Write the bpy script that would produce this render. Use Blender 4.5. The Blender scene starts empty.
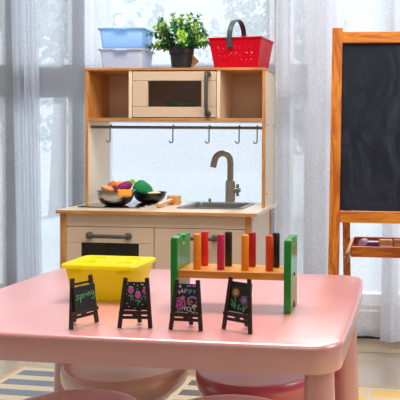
import bpy, bmesh, math, random
from mathutils import Vector, Matrix
random.seed(7)
S = bpy.context.scene
COL = S.collection
PI = math.pi

# ------------------------------------------------------------------ camera measurements
F, PITCH, CAMH, ROLL, CX, CY, YAW = 653.945, .023, .79388, .008, 329.258, 158.156, .093

def ray(px, py):
    X, Y = px - CX, py - CY
    x = X * math.cos(ROLL) + Y * math.sin(ROLL)
    y = -X * math.sin(ROLL) + Y * math.cos(ROLL)
    r, u = x / F, -y / F
    yc = math.cos(PITCH) + math.sin(PITCH) * u
    zc = -math.sin(PITCH) + math.cos(PITCH) * u
    return Vector((r * math.cos(YAW) - yc * math.sin(YAW), r * math.sin(YAW) + yc * math.cos(YAW), zc))

def aty(px, py, Y):
    d = ray(px, py)
    return d * (Y / d.y) + Vector((0, 0, CAMH))

def atz(px, py, Z):
    d = ray(px, py)
    return d * ((Z - CAMH) / d.z) + Vector((0, 0, CAMH))

cam_d = bpy.data.cameras.new('camera')
cam = bpy.data.objects.new('camera', cam_d)
COL.objects.link(cam)
cam_d.sensor_width = 36
cam_d.sensor_fit = 'HORIZONTAL'
cam_d.lens = F / 400 * 36
cam_d.shift_x = (200 - CX) / 400
cam_d.shift_y = (CY - 200) / 400
cam_d.clip_start = .02
cam.matrix_world = (Matrix.Translation((0, 0, CAMH)) @ Matrix.Rotation(YAW, 4, 'Z')
                    @ Matrix.Rotation(PI / 2 - PITCH, 4, 'X') @ Matrix.Rotation(ROLL, 4, 'Z'))
S.camera = cam

# ------------------------------------------------------------------ materials
def nt(name):
    m = bpy.data.materials.new(name)
    m.use_nodes = True
    t = m.node_tree
    return m, t, t.nodes['Principled BSDF'], t.nodes['Material Output']

def lin(c):
    return tuple(((v / 255) / 12.92 if v / 255 <= .04045 else ((v / 255 + .055) / 1.055) ** 2.4) for v in c) + (1,)

def node(t, kind, **kw):
    n = t.nodes.new(kind)
    for k, v in kw.items():
        if k.startswith('i_'):
            n.inputs[k[2:].replace('_', ' ')].default_value = v
        else:
            setattr(n, k, v)
    return n

def plain(name, c, rough=.5, metal=0, bump=0, bscale=80, var=.04, spec=.5, coat=0, sss=0):
    m, t, b, o = nt(name)
    tc = node(t, 'ShaderNodeTexCoord')
    nz = node(t, 'ShaderNodeTexNoise', i_Scale=bscale, i_Detail=3)
    t.links.new(tc.outputs['Object'], nz.inputs['Vector'])
    hs = node(t, 'ShaderNodeHueSaturation')
    hs.inputs['Color'].default_value = lin(c)
    mr = node(t, 'ShaderNodeMapRange')
    mr.inputs['To Min'].default_value = 1 - var
    mr.inputs['To Max'].default_value = 1 + var
    t.links.new(nz.outputs['Fac'], mr.inputs['Value'])
    t.links.new(mr.outputs['Result'], hs.inputs['Value'])
    t.links.new(hs.outputs['Color'], b.inputs['Base Color'])
    b.inputs['Roughness'].default_value = rough
    b.inputs['Metallic'].default_value = metal
    b.inputs['Specular IOR Level'].default_value = spec
    b.inputs['Coat Weight'].default_value = coat
    b.inputs['Coat Roughness'].default_value = .28 if coat == 1 else .05
    b.inputs['Coat IOR'].default_value = 2.3 if coat == 1 else 1.5
    if sss:
        b.inputs['Subsurface Weight'].default_value = sss
        b.inputs['Subsurface Radius'].default_value = (.02, .012, .008)
    if bump:
        bp = node(t, 'ShaderNodeBump', i_Strength=bump, i_Distance=.002)
        t.links.new(nz.outputs['Fac'], bp.inputs['Height'])
        t.links.new(bp.outputs['Normal'], b.inputs['Normal'])
    return m

def wood(name, c1, c2, axis='Z', scale=14, rough=.4, stretch=9, coat=.2):
    m, t, b, o = nt(name)
    tc = node(t, 'ShaderNodeTexCoord')
    mp = node(t, 'ShaderNodeMapping')
    sc = [scale * 2.2] * 3
    sc['XYZ'.index(axis)] = scale * 2.2 / stretch
    mp.inputs['Scale'].default_value = sc
    t.links.new(tc.outputs['Object'], mp.inputs['Vector'])
    nz = node(t, 'ShaderNodeTexNoise', i_Scale=1.0, i_Detail=4, i_Roughness=.6, i_Distortion=.6)
    t.links.new(mp.outputs['Vector'], nz.inputs['Vector'])
    mu = node(t, 'ShaderNodeMath', operation='MULTIPLY')
    mu.inputs[1].default_value = 9
    t.links.new(nz.outputs['Fac'], mu.inputs[0])
    fr = node(t, 'ShaderNodeMath', operation='PINGPONG')
    fr.inputs[1].default_value = 1
    t.links.new(mu.outputs[0], fr.inputs[0])
    mx = node(t, 'ShaderNodeMix', data_type='RGBA')
    mx.inputs['A'].default_value = lin(c1)
    mx.inputs['B'].default_value = lin(c2)
    t.links.new(fr.outputs[0], mx.inputs['Factor'])
    t.links.new(mx.outputs['Result'], b.inputs['Base Color'])
    b.inputs['Roughness'].default_value = rough
    b.inputs['Coat Weight'].default_value = coat
    b.inputs['Coat Roughness'].default_value = .3
    return m

def sheer(name, c, alpha, trans=.6, nscale=260):
    """woven sheer cloth: partly see-through, partly lit through from behind"""
    m, t, b, o = nt(name)
    t.nodes.remove(b)
    tc = node(t, 'ShaderNodeTexCoord')
    nz = node(t, 'ShaderNodeTexNoise', i_Scale=nscale, i_Detail=2, i_Roughness=.7)
    t.links.new(tc.outputs['Object'], nz.inputs['Vector'])
    nz2 = node(t, 'ShaderNodeTexNoise', i_Scale=5, i_Detail=2)
    t.links.new(tc.outputs['Object'], nz2.inputs['Vector'])
    mr = node(t, 'ShaderNodeMapRange')
    mr.inputs['From Min'].default_value = .3
    mr.inputs['From Max'].default_value = .7
    mr.inputs['To Min'].default_value = alpha - .14
    mr.inputs['To Max'].default_value = alpha + .14
    t.links.new(nz.outputs['Fac'], mr.inputs['Value'])
    ad = node(t, 'ShaderNodeMath', operation='MULTIPLY_ADD')
    ad.inputs[1].default_value = .3
    t.links.new(nz2.outputs['Fac'], ad.inputs[0])
    sb = node(t, 'ShaderNodeMath', operation='SUBTRACT', use_clamp=True)
    sb.inputs[1].default_value = .15
    t.links.new(mr.outputs['Result'], ad.inputs[2])
    t.links.new(ad.outputs[0], sb.inputs[0])
    tr = node(t, 'ShaderNodeBsdfTransparent')
    tl = node(t, 'ShaderNodeBsdfTranslucent')
    df = node(t, 'ShaderNodeBsdfDiffuse')
    tl.inputs['Color'].default_value = lin(c)
    df.inputs['Color'].default_value = lin(c)
    m1 = node(t, 'ShaderNodeMixShader')
    m1.inputs[0].default_value = trans
    t.links.new(df.outputs[0], m1.inputs[1])
    t.links.new(tl.outputs[0], m1.inputs[2])
    m2 = node(t, 'ShaderNodeMixShader')
    t.links.new(sb.outputs[0], m2.inputs[0])
    t.links.new(tr.outputs[0], m2.inputs[1])
    t.links.new(m1.outputs[0], m2.inputs[2])
    t.links.new(m2.outputs[0], o.inputs['Surface'])
    return m

def clear(name, tint, gloss=.06, rough=.02):
    """thin window pane: see-through with a faint reflection"""
    m, t, b, o = nt(name)
    t.nodes.remove(b)
    tr = node(t, 'ShaderNodeBsdfTransparent')
    tr.inputs['Color'].default_value = lin(tint)
    gl = node(t, 'ShaderNodeBsdfGlossy')
    gl.inputs['Roughness'].default_value = rough
    mx = node(t, 'ShaderNodeMixShader')
    mx.inputs[0].default_value = gloss
    t.links.new(tr.outputs[0], mx.inputs[1])
    t.links.new(gl.outputs[0], mx.inputs[2])
    t.links.new(mx.outputs[0], o.inputs['Surface'])
    return m

def plastic_thin(name, c, alpha=.75, trans=.5, tint=None):
    """translucent storage-box plastic"""
    m, t, b, o = nt(name)
    b.inputs['Base Color'].default_value = lin(c)
    b.inputs['Roughness'].default_value = .3
    tl = node(t, 'ShaderNodeBsdfTranslucent')
    tl.inputs['Color'].default_value = lin(c)
    tr = node(t, 'ShaderNodeBsdfTransparent')
    tr.inputs['Color'].default_value = lin(tint or c)
    m1 = node(t, 'ShaderNodeMixShader'); m1.inputs[0].default_value = trans
    m2 = node(t, 'ShaderNodeMixShader'); m2.inputs[0].default_value = alpha
    t.links.new(b.outputs[0], m1.inputs[1]); t.links.new(tl.outputs[0], m1.inputs[2])
    t.links.new(tr.outputs[0], m2.inputs[1]); t.links.new(m1.outputs[0], m2.inputs[2])
    t.links.new(m2.outputs[0], o.inputs['Surface'])
    return m

M = {}
M['pink'] = plain('pink_plastic', (229, 156, 156), .36, bump=.04, bscale=60, var=.02, coat=1, spec=.7)
M['stool_pink'] = plain('pale_pink_plastic', (255, 216, 218), .3, var=.02, coat=1)
M['stool_magenta'] = plain('magenta_plastic', (204, 8, 84), .3, var=.02, coat=1)
M['beige'] = plain('beige_painted_panel', (220, 196, 172), .42, var=.02)
M['cream'] = plain('cream_painted_panel', (240, 224, 200), .38, var=.02)
M['backpanel'] = plain('taupe_back_panel', (216, 192, 170), .6, var=.03)
M['birch'] = wood('birch_plywood', (214, 158, 96), (188, 126, 66), 'Z', 10, .42)
M['birch_x'] = wood('birch_plywood_horizontal', (214, 158, 96), (184, 124, 66), 'X', 10, .42)
M['birch_edge'] = wood('plywood_edge', (176, 118, 62), (140, 88, 44), 'X', 12, .5)
M['birch_pale'] = wood('pale_birch', (238, 222, 200), (226, 206, 180), 'X', 8, .22)
M['pine'] = wood('orange_pine', (226, 140, 40), (176, 88, 16), 'Z', 13, .38, 12)
M['pine_x'] = wood('orange_pine_horizontal', (226, 140, 40), (180, 92, 18), 'X', 13, .38, 12)
M['pine_y'] = wood('orange_pine_deep', (222, 160, 90), (190, 110, 50), 'Y', 13, .38, 12)
M['bench_wood'] = wood('honey_beech', (226, 160, 66), (206, 134, 44), 'X', 12, .4)
M['mallet_wood'] = wood('pale_beech', (226, 170, 106), (204, 142, 80), 'Y', 12, .45)
M['green'] = plain('green_lacquered_wood', (26, 146, 46), .28, var=.1, bscale=30, coat=.4)
M['black_glass'] = plain('black_hob_glass', (14, 14, 18), .08, var=.02, coat=.5)
M['dark_handle'] = plain('dark_grey_plastic', (78, 78, 76), .4, var=.03)
M['steel'] = plain('brushed_steel', (170, 168, 164), .28, 1, var=.05)
M['tapgrey'] = plain('grey_tap_plastic', (164, 160, 154), .34, .2, var=.03)
M['railgrey'] = plain('grey_metal_rail', (120, 118, 108), .4, .5, var=.03)
M['sinkgrey'] = plain('grey_sink', (128, 128, 128), .3, .5, var=.03)
M['slate'] = plain('chalkboard', (30, 34, 40), .62, bump=.1, bscale=200, var=.15)
M['blackwood'] = plain('dark_brown_stained_wood', (50, 36, 33), .5, bump=.1, bscale=150, var=.15)
M['red'] = plastic_thin('red_plastic', (226, 10, 46), 1.0, .35)
M['pot'] = plain('black_pot_plastic', (38, 40, 46), .5, var=.05)
M['soil'] = plain('dark_soil', (40, 30, 22), .95, bump=.6, bscale=200, var=.3)
M['tag'] = plain('brown_card', (190, 142, 96), .8)
M['stem'] = plain('green_stem', (58, 86, 40), .6)
M['leafd'] = plain('deep_green_leaf', (46, 122, 58), .4, var=.25, bscale=25)
M['leafl'] = plain('light_green_leaf', (158, 202, 80), .4, var=.2, bscale=25)
M['bluebin'] = plastic_thin('blue_storage_plastic', (196, 226, 252), .78, .6)
M['whitebin'] = plastic_thin('white_storage_plastic', (240, 244, 252), .75, .6)
M['yellow'] = plastic_thin('yellow_plastic', (250, 250, 20), .87, .42, (255, 200, 40))
M['white'] = plain('white_paint', (236, 238, 240), .6)
M['frame'] = plain('grey_window_frame', (120, 128, 140), .5)
M['wallgrey'] = plain('blue_grey_plaster', (214, 220, 232), .8, bump=.1)
M['kerb'] = plain('dark_brown_kerb', (140, 112, 82), .6)
M['ceil'] = plain('white_ceiling', (205, 202, 198), .9)
M['roomwall'] = plain('warm_grey_plaster', (168, 160, 152), .85, bump=.05)
M['glass'] = clear('window_glass', (250, 252, 255), .04)
M['micro_glass'] = clear('smoked_microwave_glass', (240, 236, 234), .10, .06)
M['oven_glass'] = clear('smoked_oven_glass', (160, 155, 152), .10, .08)
M['oven_dark'] = plain('dark_oven_lining', (46, 44, 46), .6)
M['purple'] = plain('purple_felt', (150, 24, 108), .7, bump=.2, bscale=300)
M['veggreen'] = plain('green_felt', (20, 138, 78), .75, bump=.2, bscale=300)
M['leafgreen'] = plain('lime_felt', (150, 200, 60), .8)
M['peach'] = plain('peach_felt', (232, 156, 104), .8, bump=.2, bscale=300)
M['orange'] = plain('orange_felt', (244, 148, 30), .8, bump=.2, bscale=300)
M['tan'] = plain('tan_felt', (214, 172, 104), .8, bump=.2, bscale=300)
M['brownfelt'] = plain('brown_orange_felt', (206, 116, 56), .8, bump=.2, bscale=300)
M['panblack'] = plain('dark_pan_metal', (70, 72, 74), .3, .8)
M['tree'] = plain('hazed_garden_leaves', (196, 210, 204), .8, var=.3, bscale=6)  # outdoor haze is put into this pale leaf colour
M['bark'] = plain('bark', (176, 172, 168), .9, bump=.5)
M['hazed_lawn'] = plain('hazed_lawn', (196, 206, 208), .9, var=.2, bscale=12)  # grass paled towards the sky, outdoor glare put into the colour
M['chalkwhite'] = plain('chalk_white', (226, 220, 230), .9)
M['chalklilac'] = plain('lilac_chalk', (196, 176, 216), .9)
M['boxpurple'] = plain('purple_card', (120, 50, 130), .7)
M['redbrown'] = wood('red_brown_wood', (190, 90, 50), (150, 64, 34), 'X', 12, .5)
CHALK = {k: plain('chalk_' + k, c, .9, var=.15, bscale=400) for k, c in dict(
    green=(110, 214, 140), pink=(234, 120, 214), white=(226, 232, 236), lilac=(178, 132, 214),
    yellow=(226, 220, 130), orange=(226, 160, 120), blue=(120, 190, 226), teal=(70, 196, 170)).items()}

# peg paints
PEG = {'orange': (255, 156, 28), 'magenta': (214, 34, 92), 'scarlet': (240, 74, 16), 'red': (232, 42, 26),
       'black': (28, 26, 34), 'crimson': (184, 22, 42)}
PEG = {k: plain('peg_' + k, c, .38, var=.08) for k, c in PEG.items()}

# ------------------------------------------------------------------ mesh helpers
def box(bm, x0, x1, y0, y1, z0, z1, mat=None):
    v = [bm.verts.new(p) for p in ((x0, y0, z0), (x1, y0, z0), (x1, y1, z0), (x0, y1, z0),
                                   (x0, y0, z1), (x1, y0, z1), (x1, y1, z1), (x0, y1, z1))]
    if mat is not None:
        for q in v:
            q.co = mat @ q.co
    for f in ((0, 3, 2, 1), (4, 5, 6, 7), (0, 1, 5, 4), (1, 2, 6, 5), (2, 3, 7, 6), (3, 0, 4, 7)):
        bm.faces.new([v[i] for i in f])

def beam(bm, a, b, w, d, up=(0, 1, 0)):
    """square bar from a to b; w across, d along `up`"""
    a, b = Vector(a), Vector(b)
    z = (b - a).normalized()
    y = Vector(up) - z * Vector(up).dot(z)
    y.normalize()
    x = y.cross(z)
    m = Matrix((x, y, z)).transposed().to_4x4()
    m.translation = a
    box(bm, -w / 2, w / 2, -d / 2, d / 2, 0, (b - a).length, m)

def rings(bm, rr, cap0=True, cap1=True):
    vs = [[bm.verts.new(p) for p in r] for r in rr]
    n = len(vs[0])
    for a, b in zip(vs, vs[1:]):
        for i in range(n):
            j = (i + 1) % n
            bm.faces.new((a[i], a[j], b[j], b[i]))
    if cap0: bm.faces.new(vs[0][::-1])
    if cap1: bm.faces.new(vs[-1])

def lathe(bm, prof, seg=28, c=(0, 0, 0), cap0=True, cap1=True, lobe=0, nl=10, mat=None):
    rr = []
    for r, z in prof:
        ring = []
        for i in range(seg):
            a = 2 * PI * i / seg
            q = r * (1 + lobe * math.cos(nl * a))
            p = Vector((c[0] + q * math.cos(a), c[1] + q * math.sin(a), c[2] + z))
            ring.append(mat @ p if mat is not None else p)
        rr.append(ring)
    rings(bm, rr, cap0, cap1)

def tube(bm, pts, rad, seg=10, caps=True):
    pts = [Vector(p) for p in pts]
    n = len(pts)
    if not isinstance(rad, (list, tuple)): rad = [rad] * n
    rr = []
    prev = None
    for i, p in enumerate(pts):
        t = (pts[min(i + 1, n - 1)] - pts[max(i - 1, 0)]).normalized()
        if prev is None:
            u = t.orthogonal().normalized()
        else:
            u = (prev - t * prev.dot(t)).normalized()
        prev = u
        w = t.cross(u)
        rr.append([p + (u * math.cos(2 * PI * k / seg) + w * math.sin(2 * PI * k / seg)) * rad[i] for k in range(seg)])
    rings(bm, rr, caps, caps)

def prism(bm, poly, a0, a1, axis='X'):
    """polygon extruded along an axis; poly is given in the two other axes in order"""
    def P(u, v, a):
        return {'X': (a, u, v), 'Y': (u, a, v), 'Z': (u, v, a)}[axis]
    A = [bm.verts.new(P(u, v, a0)) for u, v in poly]
    B = [bm.verts.new(P(u, v, a1)) for u, v in poly]
    n = len(poly)
    for i in range(n):
        j = (i + 1) % n
        bm.faces.new((A[i], A[j], B[j], B[i]))
    bm.faces.new(A[::-1]); bm.faces.new(B)

def link(name, me, mat, parent=None, loc=(0, 0, 0), rot=(0, 0, 0)):
    o = bpy.data.objects.new(name, me)
    COL.objects.link(o)
    o.location = loc
    o.rotation_euler = rot
    if mat is not None and not me.materials: me.materials.append(mat)
    if parent is not None: o.parent = parent
    return o

def obj(name, bm, mat, parent=None, bevel=0, smooth=None, loc=(0, 0, 0), rot=(0, 0, 0), seg=2, sub=0):
    bmesh.ops.recalc_face_normals(bm, faces=bm.faces)
    me = bpy.data.meshes.new(name)
    bm.to_mesh(me); bm.free()
    if smooth is None: smooth = bevel > 0
    if smooth:
        for p in me.polygons: p.use_smooth = True
        try: me.set_sharp_from_angle(angle=math.radians(38))
        except Exception: pass
    o = link(name, me, mat, parent, loc, rot)
    if bevel:
        md = o.modifiers.new('bevel', 'BEVEL')
        md.width = bevel; md.segments = seg; md.limit_method = 'ANGLE'; md.angle_limit = math.radians(40)
    if sub:
        md = o.modifiers.new('sub', 'SUBSURF'); md.levels = sub; md.render_levels = sub
    return o

def bxo(name, mat, parent, x0, x1, y0, y1, z0, z1, bevel=.0008, **kw):
    bm = bmesh.new(); box(bm, x0, x1, y0, y1, z0, z1)
    return obj(name, bm, mat, parent, bevel, **kw)

def thing(name, label, cat, loc=(0, 0, 0), rz=0, group=None):
    o = bpy.data.objects.new(name, None)
    COL.objects.link(o)
    o.empty_display_size = .02
    o.location = loc; o.rotation_euler = (0, 0, rz)
    o['label'] = label; o['category'] = cat
    if group: o['group'] = group
    return o

def tag(o, label, cat, group=None):
    o['label'] = label; o['category'] = cat
    if group: o['group'] = group
    return o

def struct(o):
    o['kind'] = 'structure'
    return o

def copy_tree(o, parent=None):
    c = o.copy(); COL.objects.link(c)
    if parent is not None: c.parent = parent
    for ch in [k for k in bpy.data.objects if k.parent == o]:
        copy_tree(ch, c)
    return c

# ------------------------------------------------------------------ the room
XL, XR, YB, WY, ZC = -3.0, 1.9, -1.6, 2.76, 2.5

def floor_mat():
    m, t, b, o = nt('glossy_beige_tile')
    tc = node(t, 'ShaderNodeTexCoord')
    mp = node(t, 'ShaderNodeMapping')
    mp.inputs['Location'].default_value = (.3, -.07, 0)
    t.links.new(tc.outputs['Object'], mp.inputs['Vector'])
    br = node(t, 'ShaderNodeTexBrick', offset=0, squash=1)
    br.inputs['Color1'].default_value = lin((196, 182, 160)); br.inputs['Color2'].default_value = lin((190, 176, 154))
    br.inputs['Mortar'].default_value = lin((120, 108, 94))
    br.inputs['Scale'].default_value = 1
    br.inputs['Mortar Size'].default_value = .003
    br.inputs['Brick Width'].default_value = .8; br.inputs['Row Height'].default_value = .8
    t.links.new(mp.outputs[0], br.inputs['Vector'])
    nz = node(t, 'ShaderNodeTexNoise', i_Scale=6, i_Detail=5)
    t.links.new(tc.outputs['Object'], nz.inputs['Vector'])
    mx = node(t, 'ShaderNodeMix', data_type='RGBA', blend_type='MULTIPLY')
    mx.inputs['Factor'].default_value = .25
    t.links.new(br.outputs['Color'], mx.inputs['A']); t.links.new(nz.outputs['Color'], mx.inputs['B'])
    t.links.new(mx.outputs['Result'], b.inputs['Base Color'])
    b.inputs['Roughness'].default_value = .07
    b.inputs['Coat Weight'].default_value = .4
    b.inputs['Coat Roughness'].default_value = .06
    return m

struct(bxo('floor', floor_mat(), None, XL, XR, YB, WY + .1, -.06, 0, 0))
struct(bxo('ceiling', M['ceil'], None, XL, XR, YB, WY + .1, ZC, ZC + .06, 0))
struct(bxo('wall_left', M['roomwall'], None, XL - .08, XL, YB, WY + .1, -.06, ZC + .06, 0))
struct(bxo('wall_right', M['roomwall'], None, XR, XR + .08, YB, WY + .1, -.06, ZC + .06, 0))
struct(bxo('wall_front', M['roomwall'], None, XL - .08, XR + .08, YB - .08, YB, -.06, ZC + .06, 0))
ZW = 2.28
px = lambda p, q=80: aty(p, q, WY).x
r0, r1 = aty(55, 98, WY).z, aty(55, 66, WY).z
colx = (px(308), px(335))
bm = bmesh.new()
box(bm, XL, XR, WY - .05, WY + .1, ZW, ZC)               # above the glazing
box(bm, colx[0], colx[1], WY - .03, WY + .1, .11, ZW)      # column between the windows
box(bm, 1.2, XR, WY - .05, WY + .1, .11, ZW)
struct(obj('wall_back', bm, M['wallgrey']))
struct(bxo('baseboard_back', M['kerb'], None, XL, XR, WY - .11, WY + .1, .036, .11, .003))
struct(bxo('trim_8', M['black_glass'], None, XL, XR, WY - .115, WY + .1, 0, .0355, .001))  # black strip standing in for the shadow under the kerb
# mullions and the horizontal rail
mull = [(px(-26), px(-16)), (px(10), px(19)), (px(76), px(86)), (px(186), px(190)), (px(276), px(290)), (px(389), px(394)), (.55, .6)]
for a, b_ in mull:
    pass
spans = [(XL, px(10)), (px(19), px(76)), (px(86), px(276)), (px(290), colx[0]), (colx[1], px(391)), (px(394), 1.2)]
fw = .026
for i, (a, b_) in enumerate(spans):
    w = struct(thing('window_%d' % (i + 1), 'tall white-lit window pane behind the sheer curtains', 'window', ((a + b_) / 2, WY, .11)))
    del w['label'], w['category']
    hw = (b_ - a) / 2
    bm = bmesh.new()
    f = min(fw, hw * .3)
    for (u0, u1, v0, v1) in ((-hw, -hw + f, 0, ZW - .11), (hw - f, hw, 0, ZW - .11), (-hw + f, hw - f, 0, .05), (-hw + f, hw - f, ZW - .16, ZW - .11)):
        box(bm, u0, u1, -.02, .04, v0, v1)
    struct(obj('window_frame', bm, M['white'], w, .002))
    bm = bmesh.new(); box(bm, -hw + f, hw - f, .008, .012, .05, ZW - .16)
    struct(obj('window_glass', bm, M['glass'], w))
gaps = [(px(10), px(19)), (px(76), px(86)), (px(276), px(290)), (px(391), px(394))]
for i, (a, b_) in enumerate(gaps):
    struct(bxo('trim_%d' % (i + 2), M['frame'], None, a, b_, WY - .035, WY + .06, .11, ZW, .002))
bm = bmesh.new()
box(bm, XL, colx[0], WY - .045, WY - .0205, r0, r1)
struct(obj('trim_1', bm, M['frame'], None, .002))
bm = bmesh.new()
box(bm, colx[1], 1.2, WY - .045, WY - .0205, r0, r1)
struct(obj('trim_7', bm, M['frame'], None, .002))

# ------------------------------------------------------------------ curtains
def curtain(name, x0, x1, y, amp, waves, z0, z1, mat, label, lean=0, seed=0, group='sheer curtains along the window'):
    rnd = random.Random(seed)
    bm = bmesh.new()
    nx, nz_ = max(40, int(waves * 12)), 14
    ph = [rnd.uniform(0, 6.28) for _ in range(4)]
    g = []
    for j in range(nz_ + 1):
        v = j / nz_
        z = z0 + (z1 - z0) * v
        row = []
        for i in range(nx + 1):
            u = i / nx
            w = 2 * PI * waves * u
            spread = 1 + .25 * (1 - v)
            xx = (x0 + x1) / 2 + (x1 - x0) * (u - .5) * (1 + .06 * (1 - v)) + lean * (1 - v)
            yy = y + amp * spread * (.6 * math.sin(w + ph[0] + .5 * math.sin(2 * v + ph[1])) + .4 * math.sin(1.73 * w + ph[2] + 1.2 * v))
            xx += amp * .35 * math.sin(2 * w + ph[3])
            row.append(bm.verts.new((xx, yy, z)))
        g.append(row)
    for j in range(nz_):
        for i in range(nx):
            bm.faces.new((g[j][i], g[j][i + 1], g[j + 1][i + 1], g[j + 1][i]))
    o = obj(name, bm, mat, smooth=True)
    tag(o, label, 'curtain', group)
    return o

M['sheer'] = sheer('white_voile', (232, 240, 252), .50, .55)
M['sheer_d'] = sheer('dense_white_voile', (232, 238, 248), .66, .6)
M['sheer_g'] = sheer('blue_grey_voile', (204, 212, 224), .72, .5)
ct = 2.34
curtain('sheer_curtain', -2.6, aty(268, 90, 2.69).x, 2.70, .006, 7, .02, ct, M['sheer'],
        'wide white sheer curtain hanging straight behind the play kitchen', seed=1)
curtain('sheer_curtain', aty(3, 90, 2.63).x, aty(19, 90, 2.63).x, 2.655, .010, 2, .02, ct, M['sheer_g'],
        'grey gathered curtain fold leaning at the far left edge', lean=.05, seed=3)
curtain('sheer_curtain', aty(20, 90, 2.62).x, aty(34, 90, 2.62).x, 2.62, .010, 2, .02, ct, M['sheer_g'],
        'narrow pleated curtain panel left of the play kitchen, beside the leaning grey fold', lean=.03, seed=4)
curtain('sheer_curtain', aty(86, 30, 2.65).x, aty(112, 30, 2.65).x, 2.65, .006, 2.5, .02, ct, M['sheer_d'],
        'white pleated curtain panel right behind the stacked storage bins', seed=5)
curtain('sheer_curtain', aty(276, 90, 2.53).x, aty(336, 90, 2.53).x, 2.53, .009, 2.6, .035, ct, M['sheer_d'],
        'blue-grey pleated curtain between the play kitchen and the easel', seed=6)
curtain('sheer_curtain', aty(335, 90, 2.53).x, aty(390, 90, 2.53).x + .02, 2.56, .006, 2, .035, ct, M['sheer'],
        'thin white curtain hanging behind the chalkboard easel', seed=8)
curtain('sheer_curtain', aty(388, 90, 2.53).x, .6, 2.52, .010, 5, .03, ct, M['sheer_d'],
        'denser pale curtain at the right edge behind the easel tray', seed=9)
bm = bmesh.new()
tube(bm, [(XL + .02, 2.6, ct + .03), (XR - .02, 2.6, ct + .03)], .014, 12)
tag(obj('curtain_rod', bm, M['steel'], smooth=True), 'long steel rod carrying the sheer curtains', 'curtain rod')

# ------------------------------------------------------------------ garden outside
bm = bmesh.new(); box(bm, -14, 10, WY + .2, 26, -.45, -.4)
struct(obj('ground', bm, M['hazed_lawn']))

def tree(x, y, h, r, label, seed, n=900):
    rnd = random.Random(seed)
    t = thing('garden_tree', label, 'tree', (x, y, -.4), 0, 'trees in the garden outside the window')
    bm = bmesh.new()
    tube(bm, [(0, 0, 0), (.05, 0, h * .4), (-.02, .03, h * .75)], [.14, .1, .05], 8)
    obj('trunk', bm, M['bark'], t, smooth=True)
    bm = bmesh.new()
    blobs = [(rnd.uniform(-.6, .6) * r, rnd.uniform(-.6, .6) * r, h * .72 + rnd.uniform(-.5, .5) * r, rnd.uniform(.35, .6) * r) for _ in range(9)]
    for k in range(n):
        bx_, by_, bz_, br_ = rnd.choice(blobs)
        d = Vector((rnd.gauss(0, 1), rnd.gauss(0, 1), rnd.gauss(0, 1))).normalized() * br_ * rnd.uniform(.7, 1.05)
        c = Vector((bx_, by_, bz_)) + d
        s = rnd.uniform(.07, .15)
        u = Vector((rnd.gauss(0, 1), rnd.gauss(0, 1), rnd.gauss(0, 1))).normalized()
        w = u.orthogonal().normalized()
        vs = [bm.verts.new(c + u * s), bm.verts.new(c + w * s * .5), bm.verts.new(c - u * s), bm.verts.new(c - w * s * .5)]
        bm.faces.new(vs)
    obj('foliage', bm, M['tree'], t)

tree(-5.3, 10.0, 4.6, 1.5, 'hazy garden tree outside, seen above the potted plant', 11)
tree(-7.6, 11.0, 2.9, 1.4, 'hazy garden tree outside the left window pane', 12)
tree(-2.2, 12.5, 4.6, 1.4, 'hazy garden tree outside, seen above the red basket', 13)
tree(-1.2, 11.5, 2.6, 1.1, 'low hazy garden tree outside between kitchen and easel', 14)

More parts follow.
